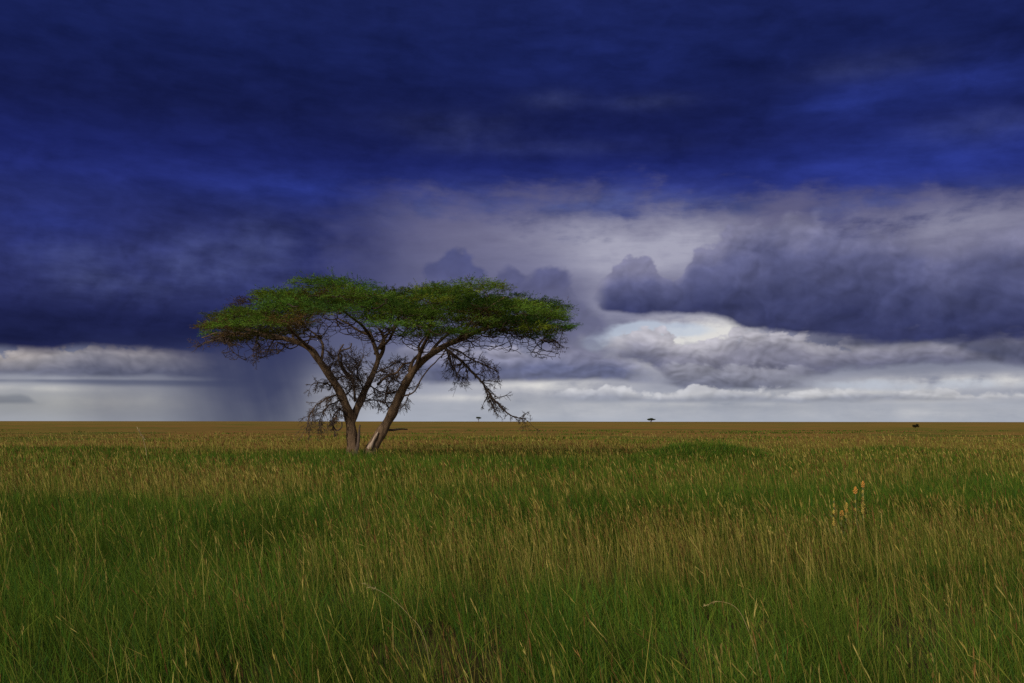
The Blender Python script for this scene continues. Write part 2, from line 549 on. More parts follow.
# lush patches on the plain: place (as seen), half-size in metres, strength
LUSH = []
for (px, py, rx, ry, s) in ((362, 454.7, 5.5, 3.6, 1.0), (70, 449, 8.0, 6.0, 0.9), (150, 459, 5.0, 3.0, 0.7), (60, 524, 3.8, 3.0, 0.9), (230, 520, 3.4, 2.4, 0.9), (370, 510, 2.6, 2.6, 0.8),
                            (320, 463, 6.0, 5.0, 0.75), (450, 463, 6.0, 5.0, 0.85), (560, 466, 5.0, 4.5, 0.75), (690, 504, 2.4, 2.4, 1.0), (590, 510, 1.8, 1.8, 0.9),
                            (930, 500, 3.6, 3.0, 1.0), (800, 506, 2.4, 1.8, 0.8), (1010, 505, 2.4, 2.6, 1.0), (640, 462, 5.0, 4.0, 0.6), (120, 640, 1.2, 1.4, 0.6), (320, 650, 0.9, 1.2, 0.8),
                            (900, 640, 1.6, 1.4, 0.5), (600, 620, 1.5, 1.2, 0.5), (860, 446, 7.0, 5.0, 0.9), (490, 436, 18.0, 14.0, 0.7), (700, 440, 8.0, 6.0, 0.5)):
    x, y = at(px, py, 0.4)
    LUSH.append((x, y, rx, ry, s))
DRY = []
for (px, py, rx, ry, s) in ((110, 480, 7.0, 5.0, 1.0), (250, 478, 5.0, 4.0, 0.7), (560, 545, 3.2, 2.6, 0.9), (470, 550, 2.6, 2.4, 0.7), (850, 480, 6.0, 5.0, 0.5), (980, 462, 9.0, 7.0, 0.9),
                            (640, 482, 3.5, 2.5, 0.7), (850, 540, 3.0, 2.0, 0.6), (430, 490, 5.0, 3.0, 0.5), (700, 560, 2.0, 1.6, 0.5), (240, 445, 12, 10, 0.7), (960, 440, 20, 16, 0.6)):
    x, y = at(px, py, 0.5)
    DRY.append((x, y, rx, ry, s))


def bumps(x, y, L):
    r = np.zeros_like(x)
    k = 0.5 + np.clip(y, 0, 60) / 25
    x, y = x + k * 4 * (fbm(x, y, 4.0, 611) - 0.5), y + k * 5 * (fbm(x, y, 4.0, 711) - 0.5)
    for (cx, cyy, rx_, ry_, s) in L:
        r += s * np.exp(-((x - cx) / rx_) ** 2 - ((y - cyy) / ry_) ** 2)
    return r


def lushness(x, y):
    """0 dry .. 1 lush"""
    v = 0.76 + 2.1 * (fbm(x, y, 7.0, 11) - 0.5) + 0.9 * (fbm(x, y, 1.6, 31) - 0.5)
    v += 0.75 * bumps(x, y, LUSH) - 0.5 * bumps(x, y, DRY)
    w = np.clip((y - 42) / 22, 0, 1)
    v += w * (-0.52 + 1.6 * (fbm(x, y, 34.0, 301) - 0.5))
    return np.clip(v, 0, 1)


# ------------------------------------------------------------------ ground sheet
def ground():
    rings = [0, 3, 6, 10, 16, 25, 40, 60, 90, 140, 220, 350, 600, 1000, 1800, 3500, 8000, 20000, 60000]
    nseg = 96
    V_, F4, F3 = [(0, 0, 0)], [], []
    for r_ in rings[1:]:
        for k in range(nseg):
            a = 2 * math.pi * k / nseg
            V_.append((r_ * math.cos(a), r_ * math.sin(a), 0))
    for k in range(nseg):
        F3.append((0, 1 + k, 1 + (k + 1) % nseg))
    for i in range(len(rings) - 2):
        b0, b1 = 1 + i * nseg, 1 + (i + 1) * nseg
        for k in range(nseg):
            F4.append((b0 + k, b1 + k, b1 + (k + 1) % nseg, b0 + (k + 1) % nseg))
    m, nt = material('savanna_ground')
    out = nt.nodes.new('ShaderNodeOutputMaterial')
    p = nt.nodes.new('ShaderNodeBsdfPrincipled')
    p.inputs['Roughness'].default_value = 1.0
    p.inputs['Specular IOR Level'].default_value = 0.0
    tcn = nt.nodes.new('ShaderNodeTexCoord')

    def nz(scale, detail, rough):
        n = nt.nodes.new('ShaderNodeTexNoise')
        n.inputs['Scale'].default_value = scale
        n.inputs['Detail'].default_value = detail
        n.inputs['Roughness'].default_value = rough
        nt.links.new(tcn.outputs['Object'], n.inputs['Vector'])
        return n.outputs[0]

    def rmp(sock, rows):
        r_ = nt.nodes.new('ShaderNodeValToRGB')
        e = r_.color_ramp.elements
        for i, (t, c) in enumerate(rows):
            el = e[0] if i == 0 else (e[len(e) - 1] if i == len(rows) - 1 else e.new(t))
            el.position = t
            el.color = (*c, 1)
        nt.links.new(sock, r_.inputs[0])
        return r_.outputs[0]

    def mixn(f, a, b, mode='MIX'):
        n = nt.nodes.new('ShaderNodeMix')
        n.data_type = 'RGBA'
        n.blend_type = mode
        if isinstance(f, float): n.inputs[0].default_value = f
        else: nt.links.new(f, n.inputs[0])
        nt.links.new(a, n.inputs[6]); nt.links.new(b, n.inputs[7])
        return n.outputs[2]
    far = rmp(nz(0.012, 5, 0.6), [(0.30, GROUND['ochre']), (0.47, GROUND['brown']), (0.60, GROUND['olive']), (0.72, GROUND['brown'])])
    mid = rmp(nz(0.07, 5, 0.65), [(0.34, GROUND['green']), (0.48, GROUND['ochre']), (0.62, GROUND['red'])])
    col_ = mixn(0.5, far, mid)
    bands = rmp(nz(0.022, 4, 0.6), [(0.54, (0, 0, 0)), (0.60, (1, 1, 1))])
    gr = rmp(nz(0.3, 3, 0.6), [(0.3, GROUND['green']), (0.7, GROUND['olive'])])
    col_ = mixn(bands, col_, gr)
    vl = nt.nodes.new('ShaderNodeVectorMath'); vl.operation = 'LENGTH'
    nt.links.new(tcn.outputs['Object'], vl.inputs[0])
    mr = nt.nodes.new('ShaderNodeMapRange'); mr.interpolation_type = 'SMOOTHSTEP'
    mr.inputs['From Min'].default_value = 16.0; mr.inputs['From Max'].default_value = 60.0
    nt.links.new(vl.outputs['Value'], mr.inputs['Value'])
    soil = rmp(nz(3.0, 5, 0.6), [(0.35, (0.020, 0.016, 0.008)), (0.65, (0.050, 0.040, 0.016))])
    col_ = mixn(mr.outputs[0], soil, col_)                  # bare soil between the near tussocks, closed grass cover farther out
    wide = rmp(nz(0.0016, 4, 0.6), [(0.35, (0.72, 0.72, 0.78)), (0.65, (1.15, 1.12, 1.0))])
    col_ = mixn(0.9, col_, wide, 'MULTIPLY')
    fine_ = rmp(nz(1.2, 6, 0.7), [(0.3, (0.55, 0.55, 0.55)), (0.7, (1.35, 1.35, 1.35))])
    col_ = mixn(0.75, col_, fine_, 'MULTIPLY')
    nt.links.new(col_, p.inputs['Base Color'])
    nt.links.new(p.outputs[0], out.inputs[0])
    o = mesh_object('ground', V_, [F4, F3], m)
    tag(o, 'flat savanna plain reaching the horizon', None, None, 'structure')


GROUND = dict(ochre=(0.185, 0.118, 0.030), brown=(0.165, 0.090, 0.030), olive=(0.115, 0.105, 0.022), green=(0.045, 0.074, 0.015), red=(0.170, 0.085, 0.028))
ground()

# ------------------------------------------------------------------ grass
def blades(x, y, h, w, lean, bend, az, tone, rows=4, tip=None):
    """ribbons: root x,y; height; width; lean direction az; tone per blade -> verts, quads, tris, colours"""
    n = len(x)
    ts = np.linspace(0, 1, rows)
    wid = np.where(ts < 0.99, 1.0 - 0.55 * ts ** 1.5, 0.0)
    face = az + np.pi / 2 + rng.normal(0, 0.7, n)
    ca, sa = np.cos(face), np.sin(face)
    nv = 2 * (rows - 1) + 1
    P = np.zeros((n, nv, 3), np.float32)
    C = np.zeros((n, nv, 3), np.float32)
    for i, t in enumerate(ts):
        d = h * (lean * t + bend * t * t)
        cx = x + np.cos(az) * d
        cyy = y + np.sin(az) * d
        cz = h * t * (1 - 0.30 * np.clip(bend, 0, 1.3) * t * t) - 0.02
        shade = tone
        if tip is not None:
            shade = tone * (1 - t) + tip * t
        if i < rows - 1:
            for s, k in ((-1, 0), (1, 1)):
                P[:, 2 * i + k, 0] = cx + s * ca * w * wid[i] / 2
                P[:, 2 * i + k, 1] = cyy + s * sa * w * wid[i] / 2
                P[:, 2 * i + k, 2] = cz
                C[:, 2 * i + k] = shade
        else:
            P[:, -1, 0], P[:, -1, 1], P[:, -1, 2] = cx, cyy, cz
            C[:, -1] = shade
    base = (np.arange(n) * nv)[:, None]
    Q = []
    for i in range(rows - 2):
        Q.append(base + np.array([2 * i, 2 * i + 1, 2 * i + 3, 2 * i + 2]))
    Q = np.concatenate(Q) if Q else np.zeros((0, 4), int)
    T = base + np.array([2 * rows - 4, 2 * rows - 3, 2 * rows - 2])
    return P.reshape(-1, 3), Q, T, C.reshape(-1, 3)


def scatter(y0, y1, density, margin=3.0):
    """points in the widening strip of plain the picture looks over"""
    n = int(density * (0.53 * (y1 * y1 - y0 * y0) + 2 * margin * (y1 - y0)))
    lo, hi = y0, y1
    u = rng.random(n)
    # density of y grows with the strip's width
    a, b = 0.53, margin
    A0, A1 = a * lo * lo / 2 + b * lo, a * hi * hi / 2 + b * hi
    A = A0 + u * (A1 - A0)
    y = (-b + np.sqrt(b * b + 2 * a * A)) / a
    x = (rng.random(n) * 2 - 1) * (0.53 * y + margin)
    return x, y


class Pile:
    def __init__(s): s.P, s.Q, s.T, s.C, s.n = [], [], [], [], 0
    def add(s, P, Q, T, C):
        s.P.append(P); s.C.append(C); s.Q.append(Q + s.n); s.T.append(T + s.n); s.n += len(P)
    def build(s, name, mat, parent=None):
        return mesh_object(name, np.concatenate(s.P), [np.concatenate(s.Q), np.concatenate(s.T)], mat, parent, np.concatenate(s.C))


GREEN = np.array([(0.044, 0.100, 0.011), (0.060, 0.118, 0.012), (0.082, 0.126, 0.014), (0.034, 0.084, 0.016), (0.100, 0.128, 0.017)])
TAN = np.array([(0.260, 0.200, 0.048), (0.190, 0.165, 0.032), (0.310, 0.240, 0.070), (0.115, 0.118, 0.020), (0.135, 0.085, 0.024)])
RUST = np.array([(0.105, 0.048, 0.018), (0.085, 0.042, 0.016), (0.130, 0.065, 0.022)])


def pick(pal, n, jitter=0.18):
    c = pal[rng.integers(0, len(pal), n)]
    return c * np.clip(rng.normal(1, jitter, (n, 1)), 0.5, 1.6)


MAT_GRASS = leaf_material('grass_blade', 0.30)
MAT_DRY = leaf_material('dry_grass_stem', 0.20)
WIND = math.pi * 0.97       # tips drift to the left


def wind_az(n, spread):
    return WIND + rng.normal(0, spread, n)


leafy = Pile()
# many narrow rings, blades wider and fewer with distance
EDGE = [1.5]
while EDGE[-1] < 230: EDGE.append(EDGE[-1] * 1.19)
for y0, y1 in zip(EDGE[:-1], EDGE[1:]):
    ym = (y0 + y1) / 2
    w0 = max(0.0062, 0.00064 * ym) * (1.0 if ym < 80 else 1.5)
    cover = np.interp(ym, [0, 14, 25, 45, 65, 85, 110, 230], [6.0, 6.2, 5.0, 3.0, 2.0, 0.8, 0.35, 0.22])
    dens, mar = cover / w0, 2.0 + 0.06 * ym
    h0 = np.interp(ym, [0, 45, 70, 110, 230], [0.46, 0.46, 0.38, 0.30, 0.28])
    rows = 5 if ym < 7 else (4 if ym < 26 else 3)
    x, y = scatter(y0, y1, dens, mar)
    L = lushness(x, y)
    thin = fbm(x, y, 0.55, 77) * 0.5 + fbm(x, y, 1.5, 87) * 0.5 if ym > 8 else fbm(x, y, 0.55, 77)                        # tussocks: bare dark gaps between
    sharp = np.interp(ym, [0, 12, 40], [4.6, 3.8, 1.0])
    keep = rng.random(len(x)) < np.clip(0.55 + sharp * (thin - 0.48), 0.05, 1.0)
    if ym > 66: keep &= L > 0.62
    x, y, L, thin = x[keep], y[keep], L[keep], thin[keep]
    n = len(x)
    hgt = (h0 + 0.16 * np.clip(bumps(x, y, LUSH), 0, 1) - 0.06) * (0.55 + 0.55 * L + 0.35 * (thin - 0.4)) * np.clip(rng.normal(1, 0.25, n), 0.4, 1.7)
    w = w0 * (0.7 + 0.6 * rng.random(n))
    lean = rng.normal(0.16, 0.14, n)
    bend = np.abs(rng.normal(0.22, 0.30, n))
    isdry = rng.random(n) > (0.66 + 0.42 * L)
    tone = np.where(isdry[:, None], np.where(rng.random((n, 1)) < 0.16, pick(RUST, n), pick(TAN, n) * 0.65), pick(GREEN, n))
    yel = np.clip(1.8 * (fbm(x, y, 0.8, 505) - 0.40) + 0.5 * (fbm(x, y, 5.0, 515) - 0.5), 0, 1)[:, None]
    tone = tone * (1 - 0.42 * yel) + np.array([(0.115, 0.150, 0.020)]) * 0.42 * yel * rng.uniform(0.6, 1.3, (n, 1))
    tone = tone * (0.45 + 0.95 * fbm(x, y, 0.9, 5) + 0.35 * (fbm(x, y, 4.0, 55) - 0.5))[:, None]
    if y0 >= 25:
        rd = np.clip((ym - 25) / 30, 0, 1) * np.clip(2.2 * (fbm(x, y, 22.0, 401) - 0.42), 0, 1)[:, None] * 0.6
        tone = np.where(isdry[:, None], tone * (1 - rd) + pick(RUST, n, 0.1) * rd, tone)
    az = np.where(rng.random(n) < 0.45, wind_az(n, 0.7), rng.random(n) * 2 * np.pi)
    leafy.add(*blades(x, y, hgt, w, lean, bend, az, tone, rows))
g1 = leafy.build('grass', MAT_GRASS)
tag(g1, 'long green grass covering the plain in lush and thinner patches', 'grass', None, 'stuff')


def heads_on(x, y, h, lean, bend, az, size, width, tone, fine=False):
    """seed heads at the tips of stems: loose drooping spindles"""
    n = len(x)
    d = h * (lean + bend)
    tx, ty, tz = x + np.cos(az) * d, y + np.sin(az) * d, h * (1 - 0.30 * np.clip(bend, 0, 1.3))
    out = []
    dxy = lean + 2 * bend
    dzz = 1 - 0.9 * np.clip(bend, 0, 1.3)
    nn = np.sqrt(dxy ** 2 + dzz ** 2)
    ux, uz = dxy / nn, dzz / nn
    face = rng.random(n) * np.pi
    for k in range(2 if not fine else 7):
        f = face + k * np.pi / 2
        off = np.zeros(n)
        if fine:                       # many small spikelets along the top of the stem
            f = rng.random(n) * np.pi
            off = rng.uniform(-0.7, 0.45, n)
        ca, sa = np.cos(f), np.sin(f)
        P = np.zeros((n, 6, 3), np.float32)
        s_, w_ = (size * 0.36, width * 0.62) if fine else (size, width)
        jx, jy = (rng.normal(0, 1, n) * width * 0.5, rng.normal(0, 1, n) * width * 0.5) if fine else (0.0, 0.0)
        for j, (t, ww) in enumerate(((-0.55, 0.25), (-0.1, 1.0), (0.25, 0.65))):
            ax = tx + np.cos(az) * ux * (s_ * t + size * off) + jx * (t + 0.6)
            ay = ty + np.sin(az) * ux * (s_ * t + size * off) + jy * (t + 0.6)
            azz = tz + uz * (s_ * t + size * off)
            for s, q in ((-1, 0), (1, 1)):
                P[:, 2 * j + q, 0] = ax + s * ca * w_ * ww / 2
                P[:, 2 * j + q, 1] = ay + s * sa * w_ * ww / 2
                P[:, 2 * j + q, 2] = azz
        tipv = np.stack([tx + np.cos(az) * ux * (s_ * 0.6 + size * off) + jx * 1.3, ty + np.sin(az) * ux * (s_ * 0.6 + size * off) + jy * 1.3, tz + uz * (s_ * 0.6 + size * off)], 1)[:, None]
        P = np.concatenate([P, tipv], 1).astype(np.float32)
        b = (np.arange(n) * 7)[:, None]
        Q = np.concatenate([b + np.array([0, 1, 3, 2]), b + np.array([2, 3, 5, 4])])
        T = b + np.array([4, 5, 6])
        out.append((P.reshape(-1, 3), Q, T, np.repeat(tone, 7, 0)))
    return out


stems = Pile()
EDGE = [2.5]
while EDGE[-1] < 115: EDGE.append(EDGE[-1] * 1.22)
for y0, y1 in zip(EDGE[:-1], EDGE[1:]):
    ym = (y0 + y1) / 2
    w0 = max(0.0034, 0.00042 * ym)
    hw = max(0.0060, 0.00066 * ym)
    dens = np.interp(ym, [0, 5, 10, 18, 33, 55, 90, 120], [80, 95, 115, 52, 16, 5, 1.6, 0.5])
    rows, mar = (6 if ym < 13 else 4), 2.0 + 0.06 * ym
    x, y = scatter(y0, y1, dens, mar)
    L = lushness(x, y)
    patch = fbm(x, y, 3.0, 91)
    keep = rng.random(len(x)) < np.clip(1.15 - 1.00 * L + 1.9 * (patch - 0.5), 0.16, 1)
    x, y, L = x[keep], y[keep], L[keep]
    n = len(x)
    hgt = np.interp(ym, [0, 20, 60], [0.76, 0.72, 0.55]) * np.clip(rng.normal(1, 0.20, n), 0.5, 1.55)
    lean = rng.normal(0.14, 0.13, n)
    bend = np.abs(rng.normal(0.10, 0.16, n))
    az = wind_az(n, 0.9)
    tone = pick(TAN, n)
    low = pick(GREEN, n) * 1.1
    stems.add(*blades(x, y, hgt, w0 * (0.7 + 0.6 * rng.random(n)), lean, bend, az, np.where((rng.random(n) < 0.6)[:, None], low * 0.8 + tone * 0.2, low * 0.3 + tone * 0.7), rows, tip=tone))
    hd = rng.random(n) < 0.8
    ht = np.where((rng.random(n) < 0.22)[:, None], pick(RUST, n) * 1.2, pick(TAN, n))
    for part in heads_on(x[hd], y[hd], hgt[hd], lean[hd], bend[hd], az[hd], rng.normal(0.13, 0.04, hd.sum()).clip(0.05), hw * (0.6 + 0.8 * rng.random(hd.sum())), ht[hd], ym < 15):
        stems.add(*part)
g2 = stems.build('seeding_grass', MAT_DRY)
tag(g2, 'thin tan grass stems with seed heads standing above the green grass', 'grass', None, 'stuff')
# ------------------------------------------------------------------ the acacia
TY = 50.0                          # metres from the camera
K = TY / F                         # metres per picture pixel there
TX = (362 - 512) * K


def tp(px, py, dy=0.0):
    """place beside the trunk foot: local metres (x right, y away, z up)"""
    return np.array([(px - 362) * K, dy, EYE + (HZ - py) * K])


def smooth_path(pts, per=6):
    P = np.array(pts, float)
    if len(P) < 3:
        t = np.linspace(0, 1, per + 1)[:, None]
        return P[0] * (1 - t) + P[-1] * t
    E = np.vstack([2 * P[0] - P[1], P, 2 * P[-1] - P[-2]])
    out = []
    for i in range(1, len(E) - 2):
        p0, p1, p2, p3 = E[i - 1], E[i], E[i + 1], E[i + 2]
        for k in range(per):
            t = k / per
            out.append(0.5 * (2 * p1 + (p2 - p0) * t + (2 * p0 - 5 * p1 + 4 * p2 - p3) * t * t + (3 * p1 - p0 - 3 * p2 + p3) * t ** 3))
    out.append(P[-1])
    return np.array(out)


class Tubes:
    def __init__(s): s.V, s.Q, s.T, s.n = [], [], [], 0
    def add(s, path, rad, sides=8, knob=0.0, seed=0):
        path = np.asarray(path, float); rad = np.asarray(rad, float)
        m = len(path)
        tan = np.gradient(path, axis=0)
        tan /= np.linalg.norm(tan, axis=1, keepdims=True) + 1e-9
        ref = np.array([0.31, 0.95, 0.1])
        a = np.cross(tan, ref); a /= np.linalg.norm(a, axis=1, keepdims=True) + 1e-9
        b = np.cross(tan, a)
        th = np.arange(sides) / sides * 2 * np.pi
        rr = rad[:, None] * np.ones((1, sides))
        if knob:
            r_ = np.random.default_rng(seed)
            ph = r_.random(4) * 6.28
            ll = np.arange(m)[:, None] / 3.0
            rr = rr * (1 + knob * (0.5 * np.sin(3 * th + ph[0] + 0.25 * ll) + 0.35 * np.sin(5 * th + ph[1] - 0.2 * ll) + 0.5 * np.sin(ll * 1.7 + ph[2]) + 0.3 * np.sin(2 * th + ll * 1.1 + ph[3])))
        ring = path[:, None] + rr[..., None] * (np.cos(th)[None, :, None] * a[:, None] + np.sin(th)[None, :, None] * b[:, None])
        s.V.append(ring.reshape(-1, 3))
        i = np.arange(m - 1)[:, None] * sides
        k = np.arange(sides)[None]
        q = np.stack([i + k, i + (k + 1) % sides, i + sides + (k + 1) % sides, i + sides + k], -1).reshape(-1, 4)
        s.Q.append(q + s.n)
        s.n += m * sides
        for e, c in ((0, path[0]), (m - 1, path[-1])):
            s.V.append(c[None])
            k1 = np.arange(sides)
            t = np.stack([np.full(sides, s.n), s.n - m * sides * 0 + 0 * k1, k1], -1)
            base = s.n - (m * sides if e == 0 else sides) if True else 0
            base = (s.n - m * sides - (0 if e == 0 else 1)) + e * sides
            t = np.stack([np.full(sides, s.n), base + k1, base + (k1 + 1) % sides], -1)
            if e == 0: t = t[:, ::-1]
            s.T.append(t)
            s.n += 1
    def build(s, name, mat, parent):
        return mesh_object(name, np.concatenate(s.V), [np.concatenate(s.Q), np.concatenate(s.T)], mat, parent, smooth=True)


BARK = bark_material('acacia_bark', (0.050, 0.032, 0.019), (0.160, 0.104, 0.063), 5.0, 1.0)
TWIG = bark_material('twig_bark', (0.030, 0.020, 0.015), (0.060, 0.040, 0.030), 8.0, 0.2)
DEAD = bark_material('dead_wood', (0.045, 0.032, 0.026), (0.10, 0.070, 0.055), 8.0, 0.3)
PALE = bark_material('bare_wood', (0.22, 0.16, 0.12), (0.36, 0.28, 0.22), 8.0, 0.3)

tree = empty('acacia_tree', (TX, TY, 0))
tag(tree, 'large flat topped acacia with two leaning trunks standing alone on the grass plain', 'tree')
SK = []                               # skeleton: points that twigs may grow from, (x, y, z, radius)


def limb(name, pts, r0, r1, sides=10, knob=0.10, parent=tree, mat=BARK, seed=1, flare=0.0, grow=True, power=1.0, wig=0.0):
    """pts: (px, py, depth); r0, r1 in pixels"""
    path = smooth_path([tp(*p) for p in pts], 7)
    t = np.linspace(0, 1, len(path))
    if wig:
        r_ = np.random.default_rng(seed + 50)
        f = r_.random((3, 2)) * 6.28
        env = np.sin(np.pi * t) ** 0.5
        for c in range(3):
            path[:, c] += wig * K * env * (np.sin(t * 13 + f[c, 0]) + 0.6 * np.sin(t * 29 + f[c, 1]))
    rad = (r0 + (r1 - r0) * t ** power) * K * (1.0 if name == 'trunk' else 0.85) * (1 + flare * np.exp(-t * 14))
    T_ = Tubes()
    T_.add(path, rad, sides, knob, seed)
    o = T_.build(name, mat, parent)
    if grow:
        for p, r_ in zip(path[len(path) // 4:], rad[len(path) // 4:]):
            SK.append((*p, r_))
    return o


# left trunk with its outer limb, then the inner limb, then the right trunk
limb('trunk', [(353.5, 466, 0), (353, 452, 0), (352, 438, 0), (350.5, 425, 0), (348, 412, -0.1), (344.5, 401, -0.2), (339, 389, -0.3), (330, 374, -0.5), (321, 361, -0.6), (314, 351, -0.7), (302, 344, -0.8), (288, 340, -0.8), (275, 337, -0.7),
               (262, 334, -0.6), (248, 330, -0.5)], 5.9, 1.4, 12, 0.15, seed=3, flare=0.35)
limb('trunk', [(366, 463, 0.3), (370, 452, 0.3), (376, 441, 0.2), (384, 428, 0.1), (391, 416, 0), (396, 405, -0.1), (400, 396, -0.2), (405, 386, -0.4), (412, 375, -0.5), (421, 364, -0.7), (433, 355, -0.8), (446, 347, -0.8), (462, 340, -0.7),
               (480, 331, -0.6), (500, 324, -0.5), (520, 319, -0.4), (538, 315, -0.2)], 5.9, 1.3, 12, 0.15, seed=5, flare=0.35)
limb('branch', [(350.5, 424, 0), (354, 414, 0.2), (358.5, 403, 0.4), (363, 391, 0.6), (368, 379, 0.9), (372, 368, 1.1), (374.5, 357, 1.3), (371, 346, 1.5), (368, 337, 1.6), (364, 328, 1.7)], 4.9, 1.7, 10, 0.12, seed=7)
limb('branch', [(374, 359, 1.3), (379, 351, 1.2), (381, 342, 1.1), (380, 333, 1.0), (376, 327, 0.9)], 2.8, 1.5, 8, seed=8)
limb('branch', [(411, 377, -0.5), (411, 368, -0.2), (413, 360, 0.2), (418, 353, 0.6), (417, 344, 1.0), (424, 332, 1.5)], 2.5, 1.1, 8, seed=9)
limb('branch', [(431, 357, -0.8), (434, 348, 0.0), (440, 338, 1.0), (452, 326, 2.0), (462, 318, 3.0)], 2.4, 1.0, 8, seed=10)
limb('branch', [(417, 369, -0.6), (424, 352, -1.4), (432, 340, -2.4), (436, 328, -3.4), (440, 318, -4.4)], 2.6, 1.0, 8, seed=11)
limb('branch', [(377, 347, 1.1), (388, 340, 0.2), (396, 334, -1.2), (404, 326, -2.6), (404, 316, -3.8)], 1.9, 0.9, 8, seed=12)
limb('branch', [(366, 333, 1.65), (352, 327, 2.3), (338, 318, 3.0), (325, 311, 3.6)], 1.8, 0.8, 8, seed=13)
limb('branch', [(369, 340, 1.6), (362, 326, 0.4), (350, 316, -1.0), (343, 308, -2.4), (338, 301, -3.6)], 1.9, 0.8, 8, seed=14)
limb('branch', [(323, 364, -0.6), (322, 352, 0.2), (318, 342, 1.2), (309, 333, 2.2), (296, 324, 3.2)], 2.0, 0.9, 8, seed=15)
limb('branch', [(313, 350, -0.7), (303, 338, -1.8), (296, 328, -2.9), (286, 317, -3.8)], 2.0, 0.9, 8, seed=16)
limb('branch', [(288, 340, -0.8), (276, 341, -1.2), (262, 337, -1.6), (246, 337, -2.0), (228, 338, -2.2), (216, 342, -2.3)], 1.5, 0.6, 7, seed=17, wig=0.6)
limb('branch', [(297, 342, -0.8), (292, 329, -0.2), (279, 319, 0.6), (264, 311, 1.0)], 1.6, 0.7, 7, seed=18)
limb('branch', [(476, 333, -0.6), (492, 331, -1.6), (512, 327, -2.4), (534, 325, -2.8)], 1.6, 0.7, 7, seed=19)
limb('branch', [(488, 328, -0.6), (506, 318, 0.8), (526, 310, 1.8), (545, 305, 2.2)], 1.6, 0.7, 7, seed=20)
limb('branch', [(458, 342, -0.7), (470, 330, -2.4), (488, 318, -3.8), (505, 309, -4.6)], 1.9, 0.8, 7, seed=21)
limb('branch', [(455, 343, -0.7), (468, 328, 1.0), (484, 314, 3.0), (496, 306, 4.4)], 1.9, 0.8, 7, seed=22)
limb('branch', [(524, 318, -0.4), (538, 324, -0.5), (547, 334, -0.6), (553, 345, -0.6)], 1.0, 0.5, 6, seed=23, wig=0.5)
limb('branch', [(371, 352, 1.4), (378, 334, 2.6), (384, 320, 3.8), (386, 308, 4.8)], 1.9, 0.8, 7, seed=24)
# limb crossing behind, and small bare limbs between the trunks
limb('branch', [(375, 384, 0.9), (386, 376, 0.6), (397, 371, 0.3), (404, 364, 0.2), (414, 361, 0.2)], 1.6, 1.0, 7, seed=25, wig=0.5)
limb('branch', [(354, 401, 0.3), (354, 385, -0.2), (350, 374, -0.6), (345, 366, -0.8), (344, 358, -0.9), (343, 352, -0.9), (347, 346, -1.0)], 1.5, 0.8, 7, seed=26, wig=0.6)
limb('branch', [(402, 397, -0.3), (414, 393, -0.7), (421, 384, -0.9), (430, 370, -1.0), (438, 362, -1.0), (446, 355, -0.9)], 1.0, 0.6, 6, seed=27, wig=0.4)

# stub of a broken stem, the pale scar, the dead limb on the ground side
limb('broken_stub', [(357.5, 464, -0.3), (358, 452, -0.32), (359.5, 440, -0.3), (360, 430, -0.25), (360.5, 425, -0.2)], 3.2, 0.7, 8, 0.25, mat=DEAD, seed=31, grow=False)
limb('broken_stub', [(385, 429.5, 0.3), (391, 430.2, 0.9), (398, 429.5, 1.3), (404, 429.8, 1.6)], 1.7, 0.7, 8, 0.2, mat=DEAD, seed=32, grow=False)
limb('bark_scar', [(369, 449, -0.07), (372.5, 443, -0.11), (375.5, 437.5, -0.14), (378.5, 432, -0.17)], 3.1, 1.0, 8, 0.3, mat=PALE, seed=33, grow=False, power=0.8)

# ---- crown envelope
TOPP = np.array([(198, 323), (206, 319), (215, 312), (228, 304), (240, 300), (255, 297), (266, 290), (290, 287), (306, 281), (325, 277), (345, 277), (360, 280), (374, 288), (388, 288), (402, 283), (420, 281), (445, 281), (462, 278),
                 (474, 279), (490, 286), (505, 291), (530, 294), (546, 298), (560, 301), (570, 307), (575, 318)], float)
BOTP = np.array([(198, 328), (206, 333), (225, 340), (250, 343), (275, 337), (300, 325), (322, 321), (345, 323), (365, 331), (378, 337), (395, 324), (420, 333), (450, 337), (480, 331), (515, 333), (545, 340), (560, 341), (575, 326)], float)


def crown_depth(px):
    return 7.6 * np.sqrt(np.clip(1 - ((px - 387) / 190.0) ** 2, 0, 1)) + 0.25


